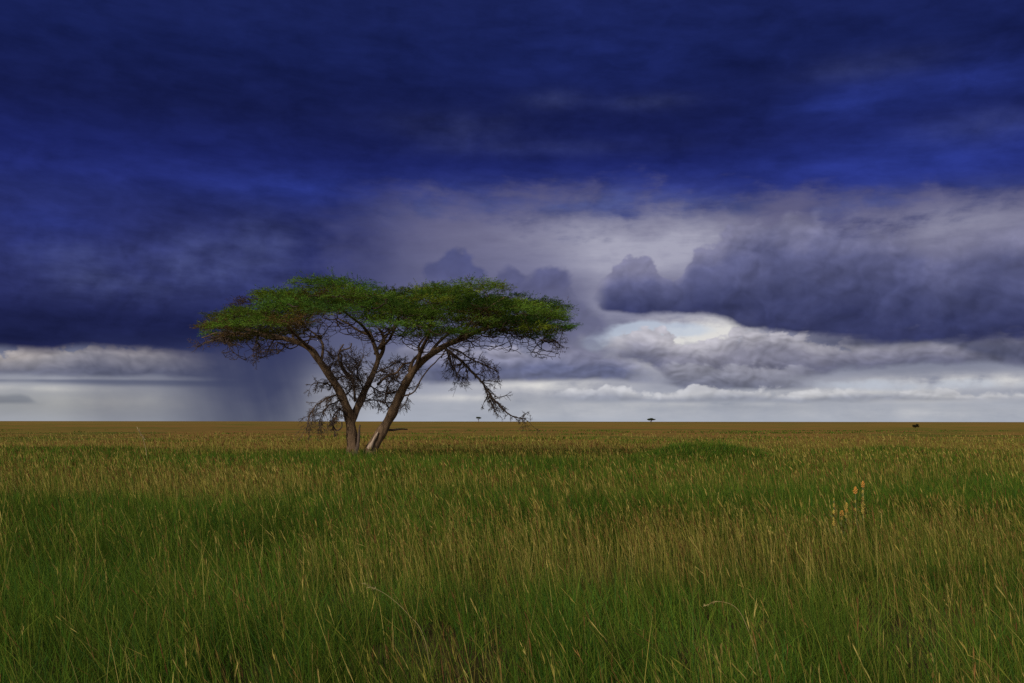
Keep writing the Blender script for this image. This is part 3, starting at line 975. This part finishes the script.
pads = []
tries = 0
prng = np.random.default_rng(21)
while len(pads) < 280 and tries < 6000:
    tries += 1
    px = prng.uniform(216, 558)
    D = crown_depth(px)
    dy = prng.uniform(-1, 1) * D
    q = abs(dy) / D
    top = np.interp(px, TOPP[:, 0], TOPP[:, 1]) + 16 * q ** 2.2
    top += 7 * (math.sin(px * 0.085 + 1.0) * math.sin(px * 0.031 + dy * 0.5) * 0.5 + 0.5) - 3
    bot = np.interp(px, BOTP[:, 0], BOTP[:, 1]) + 2 * q
    tier = prng.choice(3, p=(0.42, 0.34, 0.24))
    f = np.clip((0.10, 0.50, 0.90)[tier] + 0.12 * math.sin(px * 0.06 + dy) + prng.normal(0, 0.06), 0, 1)
    if px > 300 and px < 400 and f > 0.75: continue
    py = top + 2 + 10 * prng.random() ** 1.5 + f * max(bot - top - 8, 2)
    r = prng.uniform(0.45, 1.20) * (0.8 if f > 0.5 else 1.0)
    rim = min(px - 198, 575 - px) * K
    r = min(r, 0.22 + rim * 0.50)
    # picture size shrinks with depth: keep the outline where it is seen
    sc = (TY + dy) / TY
    c = np.array([(px - 362) * K * sc + (362 - 512) * K * (sc - 1), dy, EYE + (HZ - py) * K * sc])
    if any(np.linalg.norm((c - o_[0]) * (1, 1, 3.0)) < 0.80 * (r + o_[1]) for o_ in pads): continue
    # kinds of foliage: green, yellow-green, rusty dry
    dryness = 0.03 + 0.75 * np.exp(-((px - 250) / 55) ** 2) * (0.35 + 0.65 * f) + 0.26 * (f > 0.65) + 0.25 * np.exp(-((px - 222) / 25) ** 2)
    kind = 2 if prng.random() < dryness else (1 if prng.random() < 0.38 else 0)
    pads.append((c, r, kind, f))

# ---- twigs: grow the nearest bare target first, each from the closest wood
targets = []
for c, r, kind, f in pads:
    for _ in range(5):
        a = prng.random() * 6.28
        d = r * math.sqrt(prng.random()) * 0.9
        targets.append(c + np.array([math.cos(a) * d, math.sin(a) * d, prng.uniform(-0.22, 0.06) * r]))
for _ in range(1050):                       # bare twigs below the leaves
    px = prng.uniform(222, 560)
    dy = prng.uniform(-0.85, 0.85) * crown_depth(px)
    bot = np.interp(px, BOTP[:, 0], BOTP[:, 1])
    py = bot + prng.uniform(-6, 20) * (0.6 if 330 < px < 390 else 1.0)
    sc = (TY + dy) / TY
    targets.append(np.array([(px - 362) * K * sc + (362 - 512) * K * (sc - 1), dy, EYE + (HZ - py) * K * sc]))
T_ = np.array(targets)
nodes = [np.array(s_[:3]) for s_ in SK]
par = [-1] * len(nodes)
plen = [0.0] * len(nodes)
n_sk = len(nodes)
NA = np.array(nodes)
bestd = np.full(len(T_), 1e9)
besti = np.zeros(len(T_), int)


def relax(first):
    global bestd, besti
    A = np.array(nodes[first:])
    d = np.linalg.norm((T_[:, None] - A[None]) * np.array([1, 1, 1.15]), axis=2) + 0.18 * np.array(plen[first:])[None]
    # twigs rise from the wood they leave
    d = d + 0.5 * np.clip(A[None, :, 2] - T_[:, None, 2], 0, None)
    j = d.argmin(1)
    v = d[np.arange(len(T_)), j]
    u = v < bestd
    bestd = np.where(u, v, bestd)
    besti = np.where(u, j + first, besti)


relax(0)
done = np.zeros(len(T_), bool)
chains = []
for _ in range(len(T_)):
    i = int(np.where(done, 1e9, bestd).argmin())
    done[i] = True
    a, b = nodes[besti[i]], T_[i]
    L = np.linalg.norm(b - a)
    k = max(2, int(L / 0.28))
    first = len(nodes)
    prev = int(besti[i])
    sag = prng.normal(0, 0.055, 3) * L
    sag[2] = abs(sag[2]) * 0.4 - 0.08 * L
    for s_ in range(1, k + 1):
        t = s_ / k
        p = a * (1 - t) + b * t + sag * math.sin(math.pi * t) + prng.normal(0, 0.022, 3)
        nodes.append(p); par.append(prev); plen.append(plen[prev] + L / k)
        prev = len(nodes) - 1
    chains.append((first, len(nodes), int(besti[i])))
    relax(first)
# pipe model thickness
area = np.zeros(len(nodes))
kids = [0] * len(nodes)
for i in range(len(nodes) - 1, n_sk - 1, -1):
    if kids[i] == 0: area[i] = 0.010 ** 2.2
    p = par[i]
    if p >= 0:
        area[p] += area[i]; kids[p] += 1
rad_ = area ** (1 / 2.2)
TW = Tubes()
for f0, f1, root in chains:
    pth = [nodes[root]] + nodes[f0:f1]
    rr = [min(rad_[f0] * 1.05, 0.09)] + [min(rad_[i], 0.09) for i in range(f0, f1)]
    TW.add(np.array(pth), np.array(rr), 4)

# ---- foliage: feathery sprays, many small leaflets
LEAF = {0: np.array([(0.054, 0.106, 0.015), (0.070, 0.122, 0.017), (0.036, 0.074, 0.014), (0.076, 0.124, 0.018)]),
        1: np.array([(0.100, 0.128, 0.014), (0.084, 0.122, 0.013), (0.060, 0.112, 0.013)]),
        2: np.array([(0.075, 0.050, 0.018), (0.060, 0.048, 0.016), (0.095, 0.060, 0.020), (0.055, 0.060, 0.014)])}
LP, LC = [], []
for c, r, kind, f in pads:
    ns = int(96 * (r / 0.9) ** 1.7 * (1.1 if f < 0.6 else 0.72)) + 8
    drift = np.array([c[0] + 0.6, c[1] * 0.5, 0.0]); drift = drift / (np.linalg.norm(drift) + 0.5)
    pc = LEAF[kind][prng.integers(0, len(LEAF[kind]))] * prng.uniform(0.5, 1.5)
    a = prng.random(ns) * 6.283
    d = r * np.sqrt(prng.random(ns))
    base = c + np.stack([np.cos(a) * d, np.sin(a) * d, prng.normal(0, 0.085, ns) * r + 0.14 * r * (1 - (d / r) ** 2)], 1)
    out = np.stack([np.cos(a), np.sin(a), np.zeros(ns)], 1) * (0.35 + d / r)[:, None]
    dirs = out + prng.normal(0, 0.55, (ns, 3)) * (1, 1, 0.40) + np.array([0, 0, 0.16]) + drift * 0.55
    dirs /= np.linalg.norm(dirs, axis=1, keepdims=True)
    Ls = prng.uniform(0.25, 0.70, ns)
    m = 14
    tt = (np.arange(m) + 0.5) / m
    P = base[:, None] + dirs[:, None] * (Ls[:, None] * tt[None])[..., None]
    P[..., 2] -= 0.10 * (Ls[:, None] * tt[None]) ** 2
    P = P.reshape(-1, 3) + prng.normal(0, 0.020, (ns * m, 3))
    D3 = np.repeat(dirs, m, 0)
    side = prng.normal(0, 1, (ns * m, 3)) * (1, 1, 0.6)
    ld = D3 * 0.9 + side * 0.45
    ld /= np.linalg.norm(ld, axis=1, keepdims=True)
    nrm = prng.normal(0, 0.7, (ns * m, 3)) + np.array([0, 0, 1.0])
    wd = np.cross(ld, nrm); wd /= np.linalg.norm(wd, axis=1, keepdims=True) + 1e-9
    ll = prng.uniform(0.08, 0.17, (ns * m, 1))
    ww = prng.uniform(0.007, 0.017, (ns * m, 1))
    quad = np.stack([P - ld * ll * 0.1, P + ld * ll * 0.45 + wd * ww, P + ld * ll, P + ld * ll * 0.45 - wd * ww], 1)
    col_ = pc * prng.uniform(0.7, 1.3, (ns * m, 1))
    if kind < 2:
        sp = (prng.random(ns) < 0.04)
        col_ = np.where(np.repeat(sp, m)[:, None], LEAF[2][prng.integers(0, 4, ns * m)], col_)
    LP.append(quad.reshape(-1, 3)); LC.append(np.repeat(col_, 4, 0))
LP, LC = np.concatenate(LP), np.concatenate(LC)
MAT_LEAF = leaf_material('acacia_leaf', 0.30)
crown = mesh_object('crown', LP, [np.arange(len(LP)).reshape(-1, 4)], MAT_LEAF, tree, LC)
TW.build('twigs', TWIG, crown)


# ---- dead, drooping twiggery under the crown
def spray(T, p, d, L, r, depth, r_, droop=0.25, sides=5, wander=0.13, nside=(3, 6), spread=0.8):
    n = max(4, int(L / 0.16))
    pth, dd = [p], d / np.linalg.norm(d)
    for i in range(n):
        dd = dd + r_.normal(0, wander, 3) + np.array([0, 0, -droop * 0.18])
        dd /= np.linalg.norm(dd)
        pth.append(pth[-1] + dd * L / n)
    pth = np.array(pth)
    rr = np.linspace(r, max(r * 0.4, 0.0055), len(pth))
    T.add(pth, rr, sides)
    if depth:
        for _ in range(r_.integers(*nside)):
            k = r_.integers(max(1, n // 6), n)
            tangent = pth[k] - pth[k - 1]
            tangent /= np.linalg.norm(tangent)
            nd = tangent + r_.normal(0, spread, 3)
            spray(T, pth[k], nd, L * r_.uniform(0.3, 0.6) * (1.1 - 0.4 * k / n), max(rr[k] * 0.6, 0.006), depth - 1, r_, droop, 4, wander, nside, spread)


def dead_limb(pts, r0, r1, sprays, seed, droop=0.3, depth=2, wig=0.6, scale=1.0):
    r_ = np.random.default_rng(seed)
    path = smooth_path([tp(*p) for p in pts], 6)
    t = np.linspace(0, 1, len(path))
    path += r_.normal(0, wig * K * 0.5, path.shape) * np.sin(np.pi * t)[:, None]
    T = Tubes()
    rad = (r0 + (r1 - r0) * t) * K
    T.add(path, rad, 6)
    for k in r_.integers(2, len(path), int(sprays * 3.4)):
        tangent = path[min(k + 1, len(path) - 1)] - path[k - 1]
        tangent /= np.linalg.norm(tangent)
        spray(T, path[k], tangent * 0.8 + r_.normal(0, 0.75, 3) + np.array([0, 0, -0.2 * droop]), r_.uniform(0.35, 1.1) * scale, max(rad[k] * 0.5, 0.009), depth, r_, droop)
    return T.build('dead_branch', DEAD, tree)


# the long one hanging to the right almost to the ground
dead_limb([(444, 348, -0.8), (453, 355, -1.0), (463, 363, -1.2), (473, 373, -1.3), (483, 384, -1.3), (490, 394, -1.3), (497, 403, -1.2), (506, 412, -1.1), (514, 417, -1.1), (526, 419, -1.0)], 1.6, 0.5, 16, 41, 0.3, 2)
dead_limb([(484, 385, -1.3), (489, 398, -1.4), (494, 408, -1.4), (499, 417, -1.4)], 0.7, 0.35, 5, 42, 0.6, 1, scale=0.5)
dead_limb([(450, 349, -0.8), (462, 354, -1.3), (474, 362, -1.8), (487, 368, -2.1), (499, 374, -2.2)], 1.0, 0.4, 13, 43, 0.1, 2, scale=0.9)
dead_limb([(447, 350, -0.8), (450, 360, 0.0), (455, 371, 0.5), (458, 380, 0.8)], 0.8, 0.35, 10, 44, 0.5, 2, scale=0.9)
dead_limb([(411, 393, -0.6), (409, 399, -0.8), (407, 405, -0.9)], 0.6, 0.3, 5, 45, 0.6, 1, scale=0.5)
# tangle between the two trunks
dead_limb([(359, 402, 0.4), (372, 400, 0.2), (385, 403, 0.0), (398, 402, 0.0)], 0.8, 0.4, 9, 46, 0.3, 2, scale=0.9)
dead_limb([(366, 384, 0.8), (380, 392, 0.4), (394, 392, 0.2), (410, 388, 0.0)], 0.8, 0.4, 13, 47, 0.1, 2, scale=0.9)
dead_limb([(372, 372, 1.1), (386, 366, 1.0), (398, 362, 0.6), (408, 372, 0.4)], 0.9, 0.4, 14, 48, 0.1, 2, scale=0.9)
dead_limb([(363, 392, 0.6), (358, 376, 0.0), (358, 364, -0.6), (351, 356, -0.8)], 0.9, 0.4, 12, 49, 0.2, 2, scale=0.9)
dead_limb([(356, 408, 0.3), (362, 396, -0.3), (364, 382, -0.6), (360, 370, -0.8), (366, 358, -0.9)], 0.8, 0.35, 13, 71, 0.1, 2, scale=0.8)
dead_limb([(344, 398, -0.3), (350, 388, 0.5), (349, 374, 0.9), (341, 362, 1.0)], 0.8, 0.35, 13, 72, 0.1, 2, scale=0.8)
dead_limb([(392, 414, 0.0), (384, 400, 0.6), (386, 384, 1.0), (396, 374, 1.2), (410, 368, 1.2)], 0.8, 0.35, 14, 73, 0.1, 2, scale=0.8)
dead_limb([(404, 386, -0.4), (396, 380, -1.0), (388, 376, -1.3), (378, 378, -1.4)], 0.7, 0.35, 12, 74, 0.2, 2, scale=0.8)
# drooping curtain to the left of the left trunk
dead_limb([(341, 394, -0.3), (334, 397, -0.8), (326, 402, -1.2), (319, 409, -1.4), (315, 418, -1.5), (314, 427, -1.5)], 0.9, 0.4, 12, 50, 0.8, 2, scale=0.8)
dead_limb([(343, 400, -0.2), (337, 403, -0.6), (330, 408, -0.9), (325, 417, -1.0), (323, 428, -1.0)], 0.8, 0.4, 12, 51, 0.9, 2, scale=0.8)
dead_limb([(346, 406, -0.1), (341, 410, -0.5), (338, 418, -0.7), (335, 428, -0.7)], 0.8, 0.4, 10, 52, 0.9, 2, scale=0.7)
dead_limb([(338, 388, -0.3), (330, 385, -0.6), (322, 383, -0.8), (314, 386, -0.9)], 0.7, 0.35, 10, 53, 0.2, 2, scale=0.8)
dead_limb([(332, 377, -0.5), (334, 368, -0.9), (337, 360, -1.0), (332, 353, -1.1)], 0.8, 0.4, 12, 54, 0.1, 2, scale=0.8)
dead_limb([(336, 383, -0.4), (344, 378, -0.9), (352, 380, -1.1), (358, 388, -1.1)], 0.8, 0.4, 12, 55, 0.2, 2, scale=0.8)
# the curl beside the trunk, and the hooked bare limb
limb('dead_branch', [(348, 415, -0.3), (345.5, 411, -0.5), (340, 411, -0.6), (335.5, 417, -0.6), (335, 425, -0.6), (339, 430.5, -0.6), (343.5, 427.5, -0.6), (344, 422, -0.6)], 1.1, 0.7, 7, 0.1, mat=DEAD, seed=61, grow=False)
limb('dead_branch', [(352, 380, -0.5), (346, 372, -0.8), (342.5, 363, -1.0), (342, 356, -1.0), (345, 352, -1.0), (350, 351, -1.1), (354, 349, -1.1), (355, 345, -1.1)], 1.3, 0.7, 7, 0.1, mat=DEAD, seed=62, grow=False)
# bare twigs hanging under the left side of the crown
dead_limb([(262, 336, -1.0), (262, 343, -1.2), (266, 350, -1.3), (263, 357, -1.3)], 0.6, 0.3, 8, 63, 0.6, 2, scale=0.6)
dead_limb([(280, 340, -0.9), (276, 347, -1.2), (274, 353, -1.3)], 0.6, 0.3, 6, 64, 0.6, 1, scale=0.6)
dead_limb([(240, 337, -2.0), (238, 342, -2.1), (242, 349, -2.1)], 0.5, 0.3, 5, 65, 0.5, 1, scale=0.6)
dead_limb([(250, 336, -2.0), (236, 341, -2.2), (224, 345, -2.3), (213, 351, -2.4)], 0.7, 0.35, 12, 66, 0.1, 1, scale=0.6)
dead_limb([(536, 316, -0.3), (545, 327, -0.6), (551, 339, -0.6), (560, 346, -0.6)], 0.7, 0.3, 12, 67, 0.2, 2, scale=0.6)
# ------------------------------------------------------------------ far trees, bush, mound, flowers
def leaf_cloud(blobs, per, size, pal, r_, flat=1.0):
    P_, C_ = [], []
    for (c, rx_, ry_, rz_) in blobs:
        n = per
        v = r_.normal(0, 1, (n, 3)); v /= np.linalg.norm(v, axis=1, keepdims=True)
        v *= (r_.random((n, 1)) ** 0.45)
        p = np.array(c) + v * (rx_, ry_, rz_)
        a = r_.normal(0, 1, (n, 3)) * (1, 1, flat); a /= np.linalg.norm(a, axis=1, keepdims=True)
        b = np.cross(a, r_.normal(0, 1, (n, 3))); b /= np.linalg.norm(b, axis=1, keepdims=True)
        s = size * r_.uniform(0.6, 1.4, (n, 1))
        P_.append(np.stack([p - a * s, p + b * s * 0.45, p + a * s, p - b * s * 0.45], 1).reshape(-1, 3))
        C_.append(np.repeat(pal[r_.integers(0, len(pal), n)] * r_.uniform(0.7, 1.3, (n, 1)), 4, 0))
    return np.concatenate(P_), np.concatenate(C_)


FARLEAF = np.array([(0.030, 0.042, 0.012), (0.040, 0.048, 0.014), (0.024, 0.034, 0.011)])


def far_tree(px, d, width, height, label, seed, flat):
    r_ = np.random.default_rng(seed)
    root = empty('acacia_tree', ((px - 512) / F * d, d, 0))
    tag(root, label, 'tree', 'distant trees on the horizon')
    T = Tubes()
    T.add(smooth_path([(0, 0, -0.2), (0.1, 0, height * 0.3), (-0.15, 0, height * 0.7)], 5), np.linspace(0.05, 0.025, 11) * height, 7, 0.1, seed)
    for k in range(6):
        a = k / 6 * 6.28 + r_.random()
        e = np.array([math.cos(a) * width * 0.3, math.sin(a) * width * 0.3, height * 0.8])
        T.add(smooth_path([(0, 0, height * (0.35 + 0.05 * k)), e * (0.5, 0.5, 0.75), e], 5), np.linspace(0.022, 0.01, 11) * height, 5)
    T.build('trunk', BARK, root)
    bl = []
    for k in range(16):
        a, q = r_.random() * 6.28, math.sqrt(r_.random()) * 0.38 * width
        bl.append(((math.cos(a) * q, math.sin(a) * q, height * r_.uniform(0.72, 0.93)), width * 0.17, width * 0.17, height * flat))
    P_, C_ = leaf_cloud(bl, 160, width * 0.035, FARLEAF, r_)
    mesh_object('crown', P_, [np.arange(len(P_)).reshape(-1, 4)], MAT_LEAF, root, C_)


far_tree(478.5, 1500.0, 8.5, 9.0, 'tiny far tree on the horizon under the drooping dead branch of the big acacia', 71, 0.10)
far_tree(651.0, 640.0, 5.6, 4.3, 'tiny far flat topped tree on the horizon right of the big acacia', 72, 0.09)

# dark bush out on the plain, far right
r_ = np.random.default_rng(73)
bd = 330.0
bush = empty('bush', ((915.5 - 512) / F * bd, bd, 0))
tag(bush, 'small dark round bush far out on the plain at the right', 'bush')
T = Tubes()
for k in range(7):
    a = k * 0.9
    T.add(smooth_path([(0.1 * math.cos(a), 0.1 * math.sin(a), -0.05), (0.4 * math.cos(a), 0.4 * math.sin(a), 0.6), (0.8 * math.cos(a), 0.6 * math.sin(a), 1.05)], 4), np.linspace(0.04, 0.02, 9), 5)
T.build('stem', TWIG, bush)
bl = [((r_.uniform(-0.75, 0.75), r_.uniform(-0.6, 0.6), r_.uniform(0.5, 1.05)), 0.45, 0.45, 0.36) for _ in range(14)]
P_, C_ = leaf_cloud(bl, 150, 0.09, np.array([(0.020, 0.022, 0.010), (0.028, 0.026, 0.012), (0.016, 0.018, 0.009)]), r_)
mesh_object('foliage', P_, [np.arange(len(P_)).reshape(-1, 4)], MAT_LEAF, bush, C_)


# hummock of lush grass right of the tree
def hummock(px, py, rx_, ry_, top, n, label, seed):
    cx, cyy = at(px, py)
    r2 = np.random.default_rng(seed)
    a, q = r2.random(n) * 6.283, np.sqrt(r2.random(n))
    lx, ly = np.cos(a) * q * rx_, np.sin(a) * q * ry_
    lump_ = 0.75 + 0.5 * fbm(lx + cx, ly + cyy, 1.3, seed)
    rise = top * np.clip(1 - q ** 2, 0, 1) ** 1.2 * lump_
    h = 0.46 * r2.uniform(0.6, 1.4, n)
    P, Q, Tn, C = blades(lx, ly, h, 0.022 * r2.uniform(0.7, 1.4, n), r2.normal(0.18, 0.15, n), np.abs(r2.normal(0.25, 0.22, n)), r2.random(n) * 6.283, np.where(r2.random((n, 1)) < 0.12, pick(TAN, n) * 0.8, pick(GREEN, n) * 1.1), 4)
    P = P.reshape(n, -1, 3)
    P[:, :, 2] += rise[:, None]
    root = empty('grass_hummock', (cx, cyy, 0))
    tag(root, label, 'grass clump')
    mesh_object('blades', P.reshape(-1, 3), [Q, Tn], MAT_GRASS, root, C)
    # the earth the tuft grows on
    V_, F4 = [], []
    for i in range(9):
        f = i / 8
        for k in range(24):
            aa = k / 24 * 6.283
            V_.append((math.cos(aa) * rx_ * f * 1.02, math.sin(aa) * ry_ * f * 1.02, top * 0.8 * (1 - f * f) ** 1.2 - 0.03))
    for i in range(8):
        for k in range(24):
            F4.append((i * 24 + k, (i + 1) * 24 + k, (i + 1) * 24 + (k + 1) % 24, i * 24 + (k + 1) % 24))
    m, nt = material('dark_earth')
    o_ = nt.nodes.new('ShaderNodeOutputMaterial'); p_ = nt.nodes.new('ShaderNodeBsdfDiffuse')
    nz_ = nt.nodes.new('ShaderNodeTexNoise'); nz_.inputs['Scale'].default_value = 4.0
    rp_ = nt.nodes.new('ShaderNodeValToRGB')
    rp_.color_ramp.elements[0].color = (0.020, 0.022, 0.008, 1); rp_.color_ramp.elements[1].color = (0.045, 0.040, 0.014, 1)
    nt.links.new(nz_.outputs[0], rp_.inputs[0]); nt.links.new(rp_.outputs[0], p_.inputs[0]); nt.links.new(p_.outputs[0], o_.inputs[0])
    mesh_object('earth_mound', V_, [F4], m, root, smooth=True)


hummock(703, 466.5, 3.5, 2.0, 0.62, 15000, 'low rounded hummock of lush dark green grass right of the big acacia', 81)


# orange flower spikes in the grass at the right
def plain(name, c, rough=0.7):
    m, nt = material(name)
    o_ = nt.nodes.new('ShaderNodeOutputMaterial'); p_ = nt.nodes.new('ShaderNodeBsdfPrincipled')
    p_.inputs['Roughness'].default_value = rough
    nz_ = nt.nodes.new('ShaderNodeTexNoise'); nz_.inputs['Scale'].default_value = 40.0
    mp_ = nt.nodes.new('ShaderNodeMapRange'); mp_.inputs['To Min'].default_value = 0.7; mp_.inputs['To Max'].default_value = 1.3
    mx_ = nt.nodes.new('ShaderNodeMix'); mx_.data_type = 'RGBA'; mx_.blend_type = 'MULTIPLY'; mx_.inputs[0].default_value = 1.0
    mx_.inputs[6].default_value = (*c, 1)
    nt.links.new(nz_.outputs[0], mp_.inputs[0]); nt.links.new(mp_.outputs[0], mx_.inputs[7]); nt.links.new(mx_.outputs[2], p_.inputs['Base Color'])
    nt.links.new(p_.outputs[0], o_.inputs[0])
    return m


STEM_G = plain('flower_stem', (0.075, 0.085, 0.02))
ORANGE = plain('orange_petal', (0.52, 0.23, 0.03))
YELLOW = plain('yellow_petal', (0.50, 0.34, 0.05))
FD = 16.0


def petals(c, rad, hgt, n, r_, mat, parent, name='blossom'):
    """a head of tubular petals round the stem"""
    V_, F_ = [], []
    for k in range(n):
        z = (k + 0.5) / n
        a = k * 2.4
        out = rad * math.sin(math.pi * min(0.95, 0.15 + 0.8 * z)) * r_.uniform(0.75, 1.2)
        d = np.array([math.cos(a), math.sin(a), 0.55 - 0.9 * (1 - z)])
        b = np.array(c) + np.array([0, 0, (z - 0.5) * hgt])
        e = b + d * out
        s = np.array([-math.sin(a), math.cos(a), 0]) * rad * 0.22
        u = np.array([0, 0, rad * 0.22])
        i = len(V_)
        V_ += [b + s * 0.6, b + u * 0.6, b - s * 0.6, b - u * 0.6, e + s, e + u, e - s, e - u]
        F_ += [(i, i + 1, i + 5, i + 4), (i + 1, i + 2, i + 6, i + 5), (i + 2, i + 3, i + 7, i + 6), (i + 3, i, i + 4, i + 7), (i + 4, i + 5, i + 6, i + 7)]
    return mesh_object(name, V_, [F_], mat, parent)


spikes = [(863.0, 484, [(484, 'o', .05, .10), (491, 'y', .03, .05), (498, 'y', .035, .06), (505, 'y', .05, .12), (511, 'y', .045, .08)], 'tallest orange tipped flower spike standing in the grass at the right'),
          (855.5, 490, [(490, 'o', .06, .11), (501, 'y', .022, .05), (509, 'y', .025, .05)], 'flower stalk with a round orange head beside the tallest flower spike'),
          (846.5, 505, [(505, 'y', .045, .09), (510, 'o', .04, .08), (516, 'y', .035, .06)], 'short flower spike, yellow above and orange below, in the middle of the flower group'),
          (842.0, 513, [(513, 'o', .06, .09), (518, 'y', .03, .05)], 'low bright orange flower head nearest the ground in the flower group'),
          (834.0, 499, [(499, 'y', .02, .05), (505, 'y', .03, .06), (512, 'y', .04, .08), (518, 'y', .03, .06), (523, 'y', .05, .08)], 'leftmost flower spike with small yellow blossoms up its stem')]
for i, (px, py, hs, lab) in enumerate(spikes):
    r_ = np.random.default_rng(90 + i)
    dd = FD + r_.uniform(-0.4, 0.4)
    root = empty('wildflower', ((px - 512) / F * dd, dd, 0))
    tag(root, lab, 'flower', 'orange wildflowers in the grass')
    ztop = EYE + (HZ - py) / F * dd
    T = Tubes()
    T.add(smooth_path([(r_.uniform(-0.1, 0.1), 0, -0.02), (r_.uniform(-0.03, 0.03), 0, ztop * 0.5), (0, 0, ztop)], 6), np.linspace(0.012, 0.006, 13), 6)
    T.build('stem', STEM_G, root)
    for (hy, kk, rr, hh) in hs:
        z = EYE + (HZ - hy) / F * dd
        petals((0, 0, z), rr * 0.6, hh, 24, r_, ORANGE if kk == 'o' else YELLOW, root)
    for k in range(5):
        z, a = r_.uniform(0.25, 0.75) * ztop, r_.random() * 6.28
        d = np.array([math.cos(a), math.sin(a), 0.5]); s = np.array([-math.sin(a), math.cos(a), 0]) * 0.018
        b = np.array([0, 0, z])
        mesh_object('leaf', [b, b + d * 0.07 + s, b + d * 0.15 - (0, 0, 0.02), b + d * 0.07 - s], [[(0, 1, 2, 3)]], STEM_G, root)


# single tall stalks that stand out from the rest
def stalk(pts, d, width, label, tone_):
    px0 = pts[0][0]
    r2 = np.random.default_rng(int(px0))
    X0 = (px0 - 512) / F * d
    root = empty('grass_stalk', (X0, d, 0))
    tag(root, label, 'grass stalk', 'single tall grass stalks')
    path = [np.array([0, 0, -0.02])] + [np.array([(px - 512) / F * d - X0, 0.02 * i, EYE + (HZ - py) / F * d]) for i, (px, py) in enumerate(pts[1:])]
    pth = smooth_path(path, 7)
    T = Tubes()
    T.add(pth, np.linspace(width, width * 0.5, len(pth)), 5)
    m = plain('dry_stalk', tone_)
    T.build('stem', m, root)
    V_, F_ = [], []
    e, dd = pth[-1], pth[-1] - pth[-5]
    dd = dd / np.linalg.norm(dd)
    L = width * 36
    for k in range(26):
        b = e - dd * L * r2.uniform(-0.15, 1.0)
        o_ = dd * 0.7 + r2.normal(0, 0.35, 3)
        s = np.cross(o_, r2.normal(0, 1, 3)); s = s / np.linalg.norm(s) * width * 0.8
        i0 = len(V_)
        V_ += [b, b + o_ * L * 0.14 + s, b + o_ * L * 0.30, b + o_ * L * 0.14 - s]
        F_.append((i0, i0 + 1, i0 + 2, i0 + 3))
    mesh_object('seed_head', V_, [F_], m, root)


stalk([(147, 470), (146.5, 454), (144.5, 445), (141.5, 436), (138.5, 431)], 44.0, 0.014, 'single tall pale stalk rising above the grass at the far left, nearly to the horizon', (0.26, 0.19, 0.09))
stalk([(766, 700), (760, 668), (749, 630), (738, 609), (722, 603), (709, 607)], 6.6, 0.0028, 'long pale drooping stalk bending to the left in the near grass right of centre', (0.20, 0.15, 0.05))
stalk([(438, 690), (425, 640), (408, 615), (386, 596), (364, 586)], 6.8, 0.0027, 'long pale stalk arching to the left in the near grass below the acacia', (0.18, 0.145, 0.05))
